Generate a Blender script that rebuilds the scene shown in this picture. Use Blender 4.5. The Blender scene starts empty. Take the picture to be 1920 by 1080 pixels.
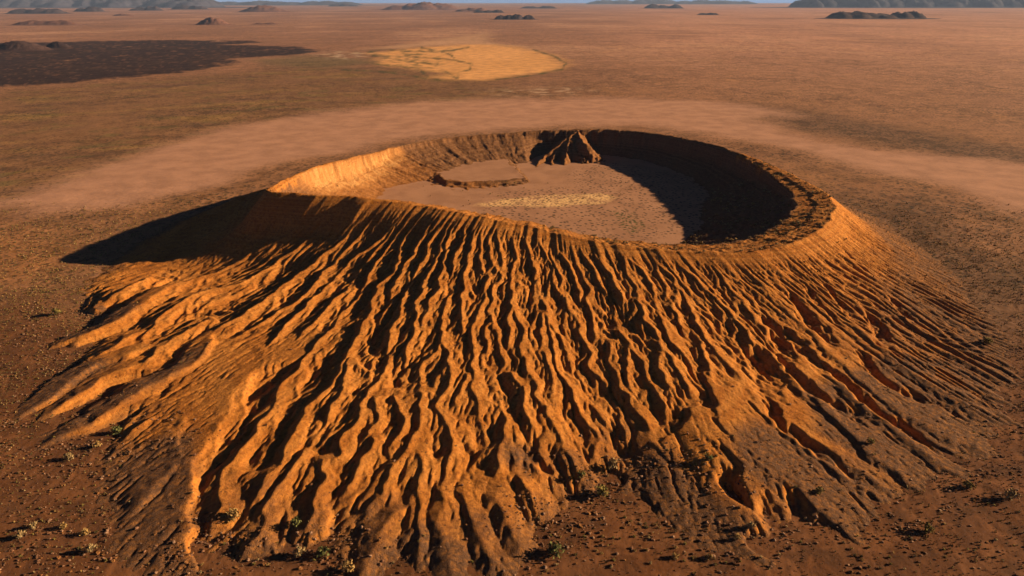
import bpy, math, random
import numpy as np
import sys

random.seed(7)
RNG = np.random.default_rng(7)
SC = bpy.context.scene
COL = SC.collection

# ------------------------------------------------------------------ camera
CAM_H = 400.0                       # metres above the plain
HAZE_D = 0.75e-5                    # density of the air
FPX = 1274.0                        # focal length in photo pixels (1920 wide)
PITCH = math.radians(23.0)         # look-down angle
cam_d = bpy.data.cameras.new('camera')
cam = bpy.data.objects.new('camera', cam_d)
COL.objects.link(cam)
cam.location = (0, 0, CAM_H)
cam.rotation_euler = (math.pi/2 - PITCH, 0, 0)
cam_d.sensor_width = 36.0
cam_d.lens = 36.0*FPX/1920.0
cam_d.clip_start = 1.0
cam_d.clip_end = 200000.0
SC.camera = cam

# ------------------------------------------------------------------ light
SUN_EL, SUN_AZ = math.radians(17.0), math.radians(7.0)   # azimuth from +X towards +Y
world = bpy.data.worlds.new('World')
SC.world = world
world.use_nodes = True
wn = world.node_tree
bg = wn.nodes['Background']
sky = wn.nodes.new('ShaderNodeTexSky')
sky.sky_type = 'NISHITA'
sky.sun_disc = False
sky.sun_elevation = SUN_EL
sky.sun_rotation = math.pi/2 - SUN_AZ
sky.altitude = 2000
sky.air_density = 0.15
sky.dust_density = 0.1
sky.ozone_density = 1.0
wn.links.new(sky.outputs[0], bg.inputs[0])
bg.inputs[1].default_value = 0.05
sun_d = bpy.data.lights.new('sun', 'SUN')
sun_d.energy = 5.0
sun_d.angle = math.radians(0.53)
sun_d.color = (1.0, 0.72, 0.42)
sun = bpy.data.objects.new('sun', sun_d)
COL.objects.link(sun)
sd = np.array([math.cos(SUN_EL)*math.cos(SUN_AZ), math.cos(SUN_EL)*math.sin(SUN_AZ), math.sin(SUN_EL)])
import mathutils
sun.rotation_euler = mathutils.Vector((-sd[0], -sd[1], -sd[2])).to_track_quat('-Z', 'Y').to_euler()
SC.view_settings.view_transform = 'Standard'
SC.view_settings.look = 'None'
SC.view_settings.gamma = 1.0
SC.view_settings.exposure = 1.1
SC.view_settings.use_curve_mapping = False
SC.render.engine = 'CYCLES'
SC.cycles.use_denoising = True
SC.cycles.max_bounces = 4
SC.cycles.diffuse_bounces = 1
SC.cycles.volume_bounces = 0

# ------------------------------------------------------------------ maths helpers
CP, SP = math.cos(PITCH), math.sin(PITCH)

def ray(px, py):
    x, y = (px-960.0)/FPX, (py-540.0)/FPX
    return x, CP - y*SP, -SP - y*CP

def at(px, py, z=0.0):
    dx, dy, dz = ray(px, py)
    t = (z-CAM_H)/dz
    return dx*t, dy*t

def smooth(a, b, x):
    t = np.clip((x-a)/(b-a), 0, 1)
    return t*t*(3-2*t)

def _hash(ix, iy, seed):
    h = (ix.astype(np.uint32)*np.uint32(374761393) + iy.astype(np.uint32)*np.uint32(668265263) + np.uint32((seed*2246822519) & 0xffffffff))
    h = (h ^ (h >> np.uint32(13)))*np.uint32(1274126177)
    h = h ^ (h >> np.uint32(16))
    return h

def noise(x, y, seed=0):
    x = np.asarray(x, dtype=np.float32); y = np.asarray(y, dtype=np.float32)
    fx, fy = np.floor(x), np.floor(y)
    ix, iy = fx.astype(np.int64), fy.astype(np.int64)
    u, v = x-fx, y-fy
    def g(i, j):
        a = _hash(ix+i, iy+j, seed).astype(np.float32)*np.float32(2*math.pi/4294967296.0)
        return np.cos(a)*(u-i) + np.sin(a)*(v-j)
    su, sv = u*u*u*(u*(u*6-15)+10), v*v*v*(v*(v*6-15)+10)
    a, b, c, d = g(0, 0), g(1, 0), g(0, 1), g(1, 1)
    return ((a+(b-a)*su) + ((c+(d-c)*su)-(a+(b-a)*su))*sv)*1.5

def fbm(x, y, octaves=4, seed=0, gain=0.5, lac=2.03):
    s, amp, tot = 0, 1.0, 0
    for o in range(octaves):
        s = s + amp*noise(x, y, seed+o*17)
        tot += amp
        x, y, amp = x*lac+3.7, y*lac+9.1, amp*gain
    return s/tot

def ridged(x, y, octaves=3, seed=0):
    s, amp, tot = 0, 1.0, 0
    for o in range(octaves):
        s = s + amp*(1-2*np.abs(noise(x, y, seed+o*31)))
        tot += amp
        x, y, amp = x*2.1+1.3, y*2.1+5.9, amp*0.5
    return s/tot

def poly_sdf(px, py, poly):
    """signed distance, negative inside"""
    d = np.full(px.shape, 1e18); inside = np.zeros(px.shape, bool)
    n = len(poly)
    for i in range(n):
        ax, ay = poly[i]; bx, by = poly[(i+1) % n]
        ex, ey = bx-ax, by-ay
        t = np.clip(((px-ax)*ex+(py-ay)*ey)/(ex*ex+ey*ey+1e-12), 0, 1)
        d = np.minimum(d, (px-ax-t*ex)**2+(py-ay-t*ey)**2)
        c = ((ay > py) != (by > py)) & (px < (bx-ax)*(py-ay)/(by-ay+1e-12)+ax)
        inside ^= c
    d = np.sqrt(d)
    return np.where(inside, -d, d)

# ------------------------------------------------------------------ crater rim
CX, CY = 66.0, 1395.0
RIM = [  # photo pixel of the rim crest and its height in metres
    (495, 360, 108), (570, 363, 107), (660, 368, 105), (730, 376, 100), (800, 386, 94), (900, 405, 88), (1000, 425, 82),
    (1100, 449, 77), (1200, 464, 75), (1320, 473, 75), (1400, 474, 76), (1480, 459, 80), (1545, 425, 85), (1566, 385, 88),
    (1550, 362, 89), (1510, 340, 90), (1450, 312, 89), (1380, 284, 88), (1300, 262, 85), (1230, 249, 82), (1150, 243, 79),
    (1080, 242, 77), (950, 249, 72), (850, 257, 70), (760, 271, 72), (700, 287, 80), (640, 300, 92), (560, 325, 103)]
rt, rr, rz = [], [], []
for px, py, z in RIM:
    x, y = at(px, py, z)
    rt.append(math.atan2(y-CY, x-CX)); rr.append(math.hypot(x-CX, y-CY)); rz.append(z)
o = np.argsort(rt); rt = np.array(rt)[o]; rr = np.array(rr)[o]; rz = np.array(rz)[o]

def per(th, t, v):
    return np.interp(th, np.concatenate([t-2*math.pi, t, t+2*math.pi]), np.concatenate([v, v, v]))

_tg = np.linspace(-math.pi, math.pi, 1441)[:-1]
def _smooth_periodic(v, n):
    k = np.hanning(2*n+1); k /= k.sum()
    return np.convolve(np.concatenate([v[-n:], v, v[:n]]), k, 'valid')
_R = _smooth_periodic(per(_tg, rt, rr), 14)
_Z = _smooth_periodic(per(_tg, rt, rz), 14)
_R = _R + 4.5*noise(_tg*14, _tg*0, 5) + 2.5*noise(_tg*45, _tg*0, 6) + 1.3*noise(_tg*120, _tg*0, 7)
_Z = _Z + 1.8*noise(_tg*16, _tg*0, 8) + 1.1*noise(_tg*50, _tg*0, 9) + 0.6*noise(_tg*130, _tg*0, 10)
def rim_r(th): return per(th, _tg, _R)
def rim_z(th): return per(th, _tg, _Z)

FOOT = [(215, 468), (170, 520), (105, 605), (10, 745), (80, 825), (120, 945), (150, 1045), (330, 1110), (500, 1060), (700, 1100), (850, 1120),
        (1000, 1085), (1040, 965), (1110, 910), (1200, 870), (1280, 860), (1330, 1090), (1480, 1190), (1600, 1030), (1760, 950), (1900, 850),
        (1960, 760), (1920, 650), (1850, 560), (1770, 480), (1690, 420)]
ft, fs = [], []
for px, py in FOOT:
    x, y = at(px, py, 0)
    t = math.atan2(y-CY, x-CX); ft.append(t); fs.append((math.hypot(x-CX, y-CY)-float(rim_r(t)))*(1.13 if px < 1300 and py > 500 else 1.07))
for t in (0.6, 1.0, 1.6, 2.2, 2.8):
    ft.append(t); fs.append({0.6: 150, 1.0: 110, 1.6: 90, 2.2: 110, 2.8: 240}[t])
o = np.argsort(ft); ft = np.array(ft)[o]; fs = np.array(fs)[o]
_S = _smooth_periodic(per(_tg, ft, fs), 18)
def foot_s(th): return per(th, _tg, _S)
print('rim R', np.round(rr), 'foot', np.round(fs))

_fht, _fhv = [], []
for _px, _py, _h in [(105, 605, 18), (10, 745, 13), (80, 825, 15), (130, 1000, 10), (240, 1080, 10), (380, 1010, 12), (480, 1020, 13), (590, 1000, 13), (680, 1040, 12), (800, 1080, 9), (920, 1080, 9), (1000, 970, 10),
                     (1100, 900, 11), (1180, 850, 10), (1270, 850, 8), (1320, 1080, 12), (1460, 1090, 11), (1580, 960, 8), (1900, 850, 1.5), (1920, 650, 1.5), (1690, 420, 2)]:
    _x, _y = at(_px, _py, 0); _fht.append(math.atan2(_y-CY, _x-CX)); _fhv.append(_h)
_o = np.argsort(_fht); _fht = np.array(_fht)[_o]; _fhv = np.array(_fhv, float)[_o]
_pt = np.radians([-180, -166, -152, -142, -120, -108, -90, -60, -30, 0, 40, 120, 160])
_pv = np.array([1.35, 1.7, 2.9, 3.8, 3.2, 2.4, 1.75, 1.6, 1.5, 1.5, 1.8, 1.8, 2.0])
def base_flank(th, s):
    """uneroded outer surface"""
    S = foot_s(th); zr = rim_z(th)
    fh = per(th, _fht, _fhv)
    t = np.clip(s/S, 0, 1)
    prof = (1-t)**per(th, _pt, _pv)
    round_top = 1.2*np.exp(-s/6.0)
    z = fh*(1-smooth(0.62, 1.06, s/S)) + (zr-fh)*prof - 1.2 + round_top
    over = np.clip(s-S, 0, None)
    z = z-17.0*np.exp(-((th+math.radians(138))/0.38)**2)*smooth(2, 70, s)*smooth(300, 130, s)
    return z - over*0.05

def base_xy(x, y):
    th = np.arctan2(y-CY, x-CX); r = np.hypot(x-CX, y-CY)
    return base_flank(th, np.maximum(r-rim_r(th), 0))

def on_base(px, py):
    dx, dy, dz = ray(px, py)
    zz = np.linspace(115, -25, 900)
    t = (zz-CAM_H)/dz
    x, y = dx*t, dy*t
    b = base_xy(x, y)
    k = np.argmax(zz < b) if np.any(zz < b) else len(zz)-1
    return float(x[k]), float(y[k])

# ------------------------------------------------------------------ traced ridges: photo pixels of each crest, (slope to the left, slope to the right)
STEEP = (0.70, 0.60)
RIDGES = [
    ([(640, 376), (560, 425), (470, 470), (398, 506), (355, 518), (310, 540)], (0.8, 0.8)),
    ([(310, 540), (264, 568), (225, 596), (183, 617), (141, 631)], (0.13, 0.85)),
    ([(660, 372), (600, 430), (520, 485), (449, 529), (387, 543), (347, 555), (299, 592), (271, 621), (253, 649)], (0.55, 0.8)),
    ([(271, 518), (240, 535), (215, 550)], (0.4, 0.8)),
    ([(235, 633), (205, 650), (190, 662)], (0.3, 0.8)),
    ([(235, 665), (180, 680), (120, 722), (80, 752)], (0.08, 0.85)),
    ([(240, 688), (190, 705), (150, 735), (120, 755)], (0.15, 0.85)),
    ([(387, 598), (362, 612), (324, 631), (296, 649), (273, 672)], (0.5, 0.7)),
    ([(700, 385), (660, 425), (600, 480), (560, 512), (521, 538), (493, 561), (457, 585), (415, 610), (384, 628), (350, 635)], STEEP),
    ([(715, 390), (680, 430), (640, 470), (600, 515), (560, 557), (522, 578), (489, 599), (450, 624), (396, 636)], (0.85, 0.75)),
    ([(396, 636), (384, 659), (352, 687), (310, 705), (260, 730), (239, 747), (158, 796), (105, 822)], (0.16, 0.8)),
    ([(750, 407), (732, 427), (695, 460), (655, 485), (625, 515), (617, 530), (585, 557), (570, 575), (540, 600), (520, 620), (505, 637), (475, 662), (440, 690), (415, 702)], STEEP),
    ([(735, 427), (722, 447), (700, 470), (682, 490), (675, 500), (652, 532), (647, 545), (620, 567), (600, 587), (570, 615), (557, 632), (540, 647), (537, 664)], STEEP),
    ([(512, 684), (472, 692), (470, 705), (442, 727), (432, 760), (420, 785), (395, 815), (385, 832), (360, 862), (362, 892), (347, 937), (345, 965), (352, 992)], (0.07, 0.8)),
    ([(345, 790), (325, 812), (340, 850), (310, 890), (280, 925)], (0.10, 0.5)),
    ([(286, 778), (262, 792), (240, 805)], (0.9, 0.6)),
    ([(760, 420), (740, 442), (725, 465), (705, 490), (695, 507), (682, 532), (672, 547), (642, 580), (622, 612), (600, 637), (575, 662), (550, 695), (527, 715), (520, 735), (517, 752), (485, 792), (480, 812), (450, 842), (432, 870), (422, 885), (410, 920), (415, 945), (405, 962)], STEEP),
    ([(780, 415), (775, 425), (755, 447), (750, 460), (745, 485), (737, 510), (710, 532), (707, 545), (692, 580), (675, 605), (672, 617), (662, 645), (647, 672), (642, 685), (600, 740), (577, 762), (555, 797), (547, 820), (527, 847), (520, 868), (500, 887), (477, 925)], STEEP),
    ([(655, 672), (647, 700), (632, 740), (620, 760), (607, 780), (585, 812)], STEEP),
    ([(570, 850), (547, 882), (510, 920), (495, 957), (492, 982), (465, 1027)], (0.6, 0.6)),
    ([(800, 425), (785, 455), (770, 480), (762, 490), (750, 515), (730, 540), (732, 560), (715, 588), (707, 605)], STEEP),
    ([(825, 420), (815, 435), (802, 460), (795, 480), (777, 510), (772, 525), (760, 545), (750, 580), (737, 605), (730, 627), (730, 650), (720, 680), (705, 712), (697, 730), (675, 770), (670, 790), (642, 814), (635, 852), (607, 862), (600, 882), (605, 902), (585, 940), (587, 960), (575, 990)], STEEP),
    ([(705, 745), (710, 790), (690, 805), (695, 830), (677, 860), (662, 892), (650, 910)], STEEP),
    ([(835, 435), (825, 460), (805, 510), (792, 535), (780, 565), (782, 585), (775, 620), (763, 668)], STEEP),
    ([(845, 430), (835, 460), (830, 500), (822, 522), (812, 555), (800, 585), (792, 610), (797, 628), (777, 650)], STEEP),
    ([(870, 430), (867, 455), (857, 472), (850, 500), (840, 535), (847, 545), (830, 577), (825, 612), (830, 637), (805, 667), (787, 690), (785, 745), (782, 775), (785, 790), (780, 812), (765, 837), (745, 865), (730, 880), (710, 927), (685, 945)], STEEP),
    ([(830, 637), (842, 665), (845, 695), (835, 735), (815, 765), (838, 792), (843, 815), (853, 847), (835, 873), (832, 923), (850, 965)], STEEP),
    ([(785, 845), (790, 880), (780, 930), (788, 990), (785, 1035)], (0.5, 0.6)),
    ([(735, 742), (760, 772), (748, 810), (735, 835)], STEEP),
    ([(890, 428), (878, 470), (870, 520), (865, 560), (865, 600), (868, 618)], STEEP),
    ([(902, 432), (900, 455), (895, 482), (905, 507), (917, 517), (912, 535), (905, 555), (900, 582), (890, 605), (884, 640), (890, 670), (885, 720), (895, 760), (907, 815)], STEEP),
    ([(872, 700), (866, 735), (860, 755)], STEEP),
    ([(917, 440), (915, 457), (922, 492), (937, 515), (925, 540), (917, 580), (922, 605), (930, 625), (937, 650), (940, 680), (935, 705), (925, 727), (937, 760), (947, 785), (950, 817), (935, 850), (925, 880)], STEEP),
    ([(917, 605), (908, 632), (910, 660)], STEEP),
    ([(960, 700), (985, 725), (987, 765), (1000, 800)], STEEP),
    ([(930, 430), (938, 470), (943, 500)], STEEP),
    ([(955, 430), (970, 475), (957, 512), (962, 535), (957, 570), (980, 617), (985, 637), (977, 662), (990, 690), (1003, 715), (1007, 740), (1027, 762), (1027, 780), (1043, 810), (1060, 835), (1078, 860), (1095, 900)], STEEP),
    ([(960, 572), (950, 610), (958, 645)], STEEP),
    ([(977, 440), (990, 460), (997, 475), (1002, 515), (1017, 555), (1030, 600), (1033, 632), (1042, 680), (1050, 707), (1070, 727), (1082, 755), (1092, 775), (1110, 800), (1125, 830), (1115, 860)], STEEP),
    ([(1022, 585), (1018, 610), (1015, 640)], STEEP),
    ([(1030, 595), (1052, 635), (1050, 647), (1070, 672), (1085, 700), (1100, 730), (1102, 747), (1120, 765), (1137, 792)], STEEP),
    ([(1022, 660), (1032, 700), (1035, 740)], STEEP),
    ([(1010, 450), (1022, 475), (1035, 500), (1037, 525), (1057, 560), (1072, 590), (1087, 612), (1095, 632), (1110, 657), (1112, 690), (1135, 715), (1145, 737), (1165, 775), (1172, 800), (1177, 822)], STEEP),
    ([(1030, 472), (1042, 500), (1055, 517), (1052, 537)], STEEP),
    ([(1050, 475), (1072, 497), (1080, 525), (1090, 542), (1090, 565)], STEEP),
    ([(1075, 470), (1082, 487), (1090, 512), (1107, 542), (1104, 580), (1112, 607), (1120, 635), (1140, 645), (1145, 672), (1157, 695), (1162, 715), (1187, 740), (1192, 760), (1220, 800)], STEEP),
    ([(1088, 468), (1105, 492), (1117, 515), (1130, 540), (1147, 565), (1157, 590), (1165, 615), (1180, 652), (1205, 677), (1210, 707), (1235, 735), (1245, 760), (1252, 785), (1282, 807), (1287, 838)], STEEP),
    ([(1180, 655), (1177, 690), (1182, 715)], STEEP),
    ([(1115, 478), (1132, 500), (1150, 517), (1157, 537), (1171, 560)], STEEP),
    ([(1172, 480), (1180, 515), (1195, 535), (1200, 560), (1212, 600), (1230, 620), (1242, 637), (1245, 655), (1265, 677), (1272, 697), (1287, 728)], STEEP),
    ([(1242, 660), (1238, 690), (1255, 722)], STEEP),
    ([(1182, 487), (1207, 507), (1222, 535), (1230, 580), (1247, 612), (1257, 632), (1287, 670), (1307, 700), (1320, 725), (1322, 745), (1345, 762), (1362, 785)], STEEP),
    ([(1230, 492), (1240, 520), (1252, 535), (1247, 552)], STEEP),
    ([(1237, 497), (1265, 520), (1270, 535), (1292, 562), (1310, 600), (1318, 630), (1345, 655), (1357, 672), (1380, 692), (1402, 715), (1412, 735), (1422, 770)], STEEP),
    ([(1270, 545), (1262, 575), (1283, 610)], STEEP),
    ([(1318, 640), (1330, 670), (1342, 705)], STEEP),
    ([(1282, 502), (1305, 520), (1325, 540), (1342, 555), (1360, 577), (1385, 600), (1402, 615), (1420, 645), (1445, 668), (1500, 716)], (0.6, 0.5)),
    ([(1340, 497), (1365, 530), (1395, 565), (1418, 600), (1452, 625), (1482, 632)], (0.55, 0.4)),
    # fans of dark crust at the foot
    ([(1230, 830), (1195, 865), (1205, 900), (1217, 940), (1260, 975), (1290, 1030), (1315, 1085)], (0.9, 0.045)),
    ([(1345, 765), (1366, 815), (1376, 850), (1440, 880), (1500, 920), (1540, 960)], (0.8, 0.05)),
    ([(1425, 770), (1470, 800), (1530, 850), (1580, 890)], (0.5, 0.08)),
    ([(1500, 716), (1550, 770), (1600, 820), (1660, 870)], (0.45, 0.06)),
    ([(1482, 632), (1540, 690), (1600, 745), (1680, 810), (1760, 870)], (0.40, 0.06)),
    ([(1440, 545), (1500, 600), (1570, 670), (1640, 735), (1740, 800), (1850, 850)], (0.25, 0.06)),
    ([(1520, 530), (1600, 600), (1680, 670), (1780, 730), (1900, 790)], (0.2, 0.10)),
    ([(1580, 500), (1680, 580), (1780, 650), (1900, 700)], (0.2, 0.12)),
    ([(1600, 440), (1700, 510), (1800, 580), (1890, 640)], (0.2, 0.12)),
    ([(830, 925), (820, 980), (840, 1030), (850, 1090)], (0.3, 0.3)),
    ([(875, 930), (890, 990), (920, 1040), (950, 1090)], (0.3, 0.25)),
    ([(925, 930), (955, 980), (975, 1030)], (0.3, 0.3)),
    ([(980, 900), (1000, 920), (1010, 950)], STEEP),
    ([(740, 960), (720, 1000), (690, 1050), (680, 1080)], (0.3, 0.4)),
]
GULLIES = [  # (line, depth, half width)
    ([(1550, 682), (1580, 710), (1602, 730), (1627, 750), (1657, 770), (1685, 790), (1710, 807), (1740, 830), (1790, 852), (1830, 872)], 9, 7),
    ([(1622, 665), (1650, 700), (1680, 722), (1715, 735), (1765, 755), (1800, 772), (1840, 787)], 9, 8),
    ([(1652, 642), (1705, 670), (1740, 690), (1777, 710), (1802, 722)], 6, 6),
    ([(1440, 755), (1472, 795), (1502, 815), (1522, 832), (1545, 850), (1580, 870), (1640, 915)], 8, 7),
    ([(1472, 670), (1522, 730), (1560, 750), (1600, 777), (1635, 790)], 9, 9),
    ([(1440, 600), (1500, 640), (1540, 690)], 9, 8),
    ([(1420, 660), (1440, 690), (1440, 720)], 14, 20),
    ([(1465, 630), (1468, 660)], 12, 14),
    ([(1640, 590), (1655, 610), (1670, 640)], 14, 11),
    ([(1680, 560), (1720, 600), (1760, 620)], 10, 10),
    ([(1550, 530), (1575, 560), (1610, 600)], 8, 5), ([(1520, 540), (1540, 565), (1580, 610)], 8, 5), ([(1490, 555), (1515, 590), (1560, 640)], 11, 8),
    ([(1590, 470), (1640, 505), (1700, 545), (1760, 575)], 6, 5), ([(1580, 400), (1660, 440), (1760, 490)], 5, 5), ([(1640, 560), (1690, 600), (1740, 640)], 8, 7),
    ([(1850, 740), (1890, 775), (1920, 790)], 6, 6),
]

# flank grid: angle x outward distance
deg = math.radians
TH0, TH1 = math.radians(-205), math.radians(25)
NT, NS, SMAX = 2700, 590, 735.0
gth = np.linspace(TH0, TH1, NT); gs = np.linspace(0, SMAX, NS)
ds = gs[1]-gs[0]
TH, S = np.meshgrid(gth, gs)                # rows: s
RR = rim_r(TH)+S
GX = CX+RR*np.cos(TH); GY = CY+RR*np.sin(TH)
ZB = base_flank(TH, S)
SF = foot_s(TH)
# crest lines wander: warp the plane before measuring distances
amp = smooth(10, 120, S)
WX = GX + amp*(5.0*noise(GX/34, GY/34, 21) + 2.2*noise(GX/13, GY/13, 22))
WY = GY + amp*(5.0*noise(GX/34, GY/34, 23) + 2.2*noise(GX/13, GY/13, 24))
CUT = np.full(GX.shape, 40.0, np.float32)
REACH = 80.0
lines = []
for pts, sl in RIDGES:
    lines.append(([on_base(*p) for p in pts], sl))
def th_of(x, y):
    t = math.atan2(y-CY, x-CX)
    return t-2*math.pi if t > TH1 else t
for pts, (tl, tr) in lines:
    reach = REACH*(2.2 if min(tl, tr) < 0.3 else 1)
    L = 0.0
    dist = None
    for i in range(len(pts)-1):
        (ax, ay), (bx, by) = pts[i], pts[i+1]
        ts = [th_of(ax, ay), th_of(bx, by)]
        ss = [math.hypot(p[0]-CX, p[1]-CY)-float(rim_r(t)) for p, t in zip((pts[i], pts[i+1]), ts)]
        dth = reach/520.0
        i0 = max(0, int((min(ts)-dth-TH0)/(TH1-TH0)*NT)); i1 = min(NT, int((max(ts)+dth-TH0)/(TH1-TH0)*NT)+1)
        j0 = max(0, int((min(ss)-reach)/ds)); j1 = min(NS, int((max(ss)+reach)/ds)+2)
        if i1 <= i0 or j1 <= j0: continue
        x, y = WX[j0:j1, i0:i1], WY[j0:j1, i0:i1]
        ex, ey = bx-ax, by-ay; l2 = ex*ex+ey*ey+1e-9
        t = np.clip(((x-ax)*ex+(y-ay)*ey)/l2, 0, 1)
        qx, qy = x-ax-t*ex, y-ay-t*ey
        d = np.sqrt(qx*qx+qy*qy)
        side = (ex*qy-ey*qx)                      # >0: left of travel = photo right when running down the picture
        k = 0.5+0.5*np.tanh(side/math.sqrt(l2)/2.0)
        ph = (L+t*math.sqrt(l2)-0.8*d)/(11.0+0.022*min(ss)) + 0.9*noise(x/25, y/25, 43)
        tri = np.abs((ph % 1.0)-0.5)*2
        ph2 = (L+t*math.sqrt(l2)-2.1*d)/(30.0+0.04*max(0.0, min(ss))) + 0.7*noise(x/45, y/45, 39)
        tri4 = np.abs((ph2 % 1.0)-0.5)*2
        spur = (1-0.22*tri*smooth(0.4, 5, d)*(0.65+0.6*noise(x/40, y/40, 44)))*(1-0.60*tri4**1.2*smooth(1.5, 9, d))
        ff = np.interp(0.5*(ts[0]+ts[1]), [deg(-128), deg(-112), deg(-98), deg(-70)], [1.15, 1.0, 0.84, 0.8])
        al0 = L+t*math.sqrt(l2)
        if min(tl, tr) < 0.17:
            wf = (100 if pts[0] == lines[13][0][0] else 60 if tr < tl else 30)*(1+0.35*noise(x/30, y/30, 47))
            gs_ = k if tr < tl else 1-k
            extra = gs_*np.clip(d-wf, 0, None)*0.65
        else: extra = 0.0
        ff = ff*(1+0.38*noise(al0/85, al0*0+3*pts[0][0], 48))
        c = extra+d*ff*(tl*(1-k)+tr*k)*(spur if min(tl, tr) > 0.3 else 1-0.2*tri)
        al = L+t*math.sqrt(l2)
        if min(tl, tr) > 0.3: c = c+4.5*smooth(0.05, 0.6, noise(al/100, al*0+2.3*pts[0][0], 49))*smooth(30, 120, al)
        c = c+0.55*(1.3*np.abs(noise(al/19, al*0+7*len(pts)+pts[0][0], 45))+0.7*np.abs(noise(al/7, al*0+pts[0][0], 46)))*smooth(20, 120, np.float64(0.5*(ss[0]+ss[1])))*2.2
        np.minimum(CUT[j0:j1, i0:i1], c, out=CUT[j0:j1, i0:i1])
        L += math.sqrt(l2)
# background ridges where nothing was traced
nb = 260
tr_mask = smooth(math.radians(-66), math.radians(-54), TH)+smooth(math.radians(-142), math.radians(-150), TH)
wv = TH*RR/15.0+2.2*noise(GX/60, GY/60, 31)+0.8*noise(GX/22, GY/22, 32)
tri = np.abs((TH*560/15.0 + 1.3*noise(GX/110, GY/110, 31)+0.3*noise(GX/35, GY/35, 32)) % 1.0-0.5)*2
tri2 = np.abs((TH*560/5.5 + 1.8*noise(GX/90, GY/90, 34)+0.3*noise(GX/30, GY/30, 35)) % 1.0-0.5)*2
tri3 = np.abs((TH*560/27.0 + 1.3*noise(GX/110, GY/110, 37)+0.3*noise(GX/35, GY/35, 38)) % 1.0-0.5)*2
minor = (tri3*13.0*smooth(math.radians(-140), math.radians(-150), TH)+tri*(7.0+4.0*noise(GX/90, GY/90, 33))+tri2*2.8)*(0.55+0.45*smooth(0, 0.5, noise(GX/110, GY/110, 36)+0.35))*(0.45+0.55*smooth(1.05, 0.5, S/SF))
CUT = CUT*(1-tr_mask)+tr_mask*(0.55*np.minimum(CUT, 9.0)+minor*np.exp(-np.minimum(CUT, 9.0)/12.0))

# spurs on the flanks
sp = ridged(GX/17, GY/17, 2, 41)
CUT = CUT*(1-0.18*sp*smooth(1, 6, CUT)) 
cap = (4.0+19.0*smooth(0, 300, S)+9.0*smooth(0.5, 0.8, S/SF))*(1+0.25*noise(GX/80, GY/80, 51))
CUT = cap*(1-np.exp(-CUT/cap*1.15))
CUT = np.sqrt(CUT*CUT+0.12)-0.35
CUT = CUT*smooth(12, 66, S+9*noise(GX/20, GY/20, 52))
UX = WX+4.5*noise(GX/11, GY/11, 54)+1.5*noise(GX/4, GY/4, 56); UY = WY+4.5*noise(GX/11, GY/11, 55)+1.5*noise(GX/4, GY/4, 57)
for pts, dep, w in GULLIES:
    pts = [on_base(*p) for p in pts]
    dmin = np.full(GX.shape, 9.0, np.float32); gu = np.zeros(GX.shape, np.float32)
    for i in range(len(pts)-1):
        (ax, ay), (bx, by) = pts[i], pts[i+1]
        ex, ey = bx-ax, by-ay; l2 = ex*ex+ey*ey+1e-9
        t = np.clip(((UX-ax)*ex+(UY-ay)*ey)/l2, 0, 1)
        uu = (i+t)/(len(pts)-1); dn = np.hypot(UX-ax-t*ex, UY-ay-t*ey)/(w*(0.75+0.75*uu)); cl = dn < dmin
        dmin = np.where(cl, dn, dmin); gu = np.where(cl, uu, gu)
    CUT = np.maximum(CUT, dep*(1-0.6*gu)*np.clip(1.3-dmin, 0, 1.0)*(1+0.45*noise(GX/13, GY/13, 53)+0.25*noise(GX/5, GY/5, 58)))
rill = np.abs((TH*560/4.6+1.6*noise(GX/45, GY/45, 62)+0.6*noise(GX/14, GY/14, 63)) % 1.0-0.5)*2
Z = ZB - CUT + (0.45*fbm(GX/9, GY/9, 3, 61) - 0.9*rill*np.clip(0.5+noise(GX/30, GY/30, 64), 0, 1)*smooth(0.5, 5, CUT) + 0.5*ridged(GX/6, GY/6, 2, 65)*smooth(2, 8, CUT))*smooth(5, 60, S)
# rills: water runs outwards ring by ring, cutting as it gathers
def erode(Z, iters=24, k=0.075, m=0.5, diff=0.03):
    idx = np.arange(NT)
    for it in range(iters):
        A = np.ones(NT); acc = np.empty_like(Z)
        jit = RNG.random((NS, NT)).astype(np.float32)*0.25
        for j in range(NS-1):
            acc[j] = A
            n = Z[j+1]+jit[j+1]
            l = np.concatenate([n[:1], n[:-1]]); r = np.concatenate([n[1:], n[-1:]])
            off = np.where((l < n) & (l <= r), -1, np.where((r < n) & (r < l), 1, 0))
            tgt = np.clip(idx+off, 0, NT-1)
            A = 1+np.bincount(tgt, weights=A, minlength=NT)
        acc[-1] = A
        slope = np.zeros_like(Z)
        slope[:-1] = np.clip((Z[:-1]-Z[1:])/ds, 0, 1.5)
        e = k*np.power(acc, m)*slope
        e[-1] = 0
        Z = Z-np.minimum(e, 0.5)*smooth(8, 50, S)
        lap = np.zeros_like(Z)
        lap[:, 1:-1] += Z[:, 2:]+Z[:, :-2]-2*Z[:, 1:-1]
        lap[1:-1] += 0.6*(Z[2:]+Z[:-2]-2*Z[1:-1])
        Z = Z+diff*0.5*lap
    return Z
Z = erode(Z)
DEPTH = ZB-Z
print('flank ready', float(Z.min()), float(Z.max()))

def sample_flank(arr, th, s):
    th = np.where(th > TH1, th-2*math.pi, th)
    u = np.clip((th-TH0)/(TH1-TH0)*(NT-1), 0, NT-1.001); v = np.clip(s/ds, 0, NS-1.001)
    i, j = u.astype(int), v.astype(int); fu, fv = u-i, v-j
    return (arr[j, i]*(1-fu)+arr[j, i+1]*fu)*(1-fv)+(arr[j+1, i]*(1-fu)+arr[j+1, i+1]*fu)*fv

# ------------------------------------------------------------------ crater inside
FLOOR = 22.0
deg = math.radians
_it = np.array([deg(a) for a in (-180, -165, -150, -130, -110, -90, -70, -50, -30, -15, 0, 20, 60, 85, 95, 120, 140, 160, 172)])
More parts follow.
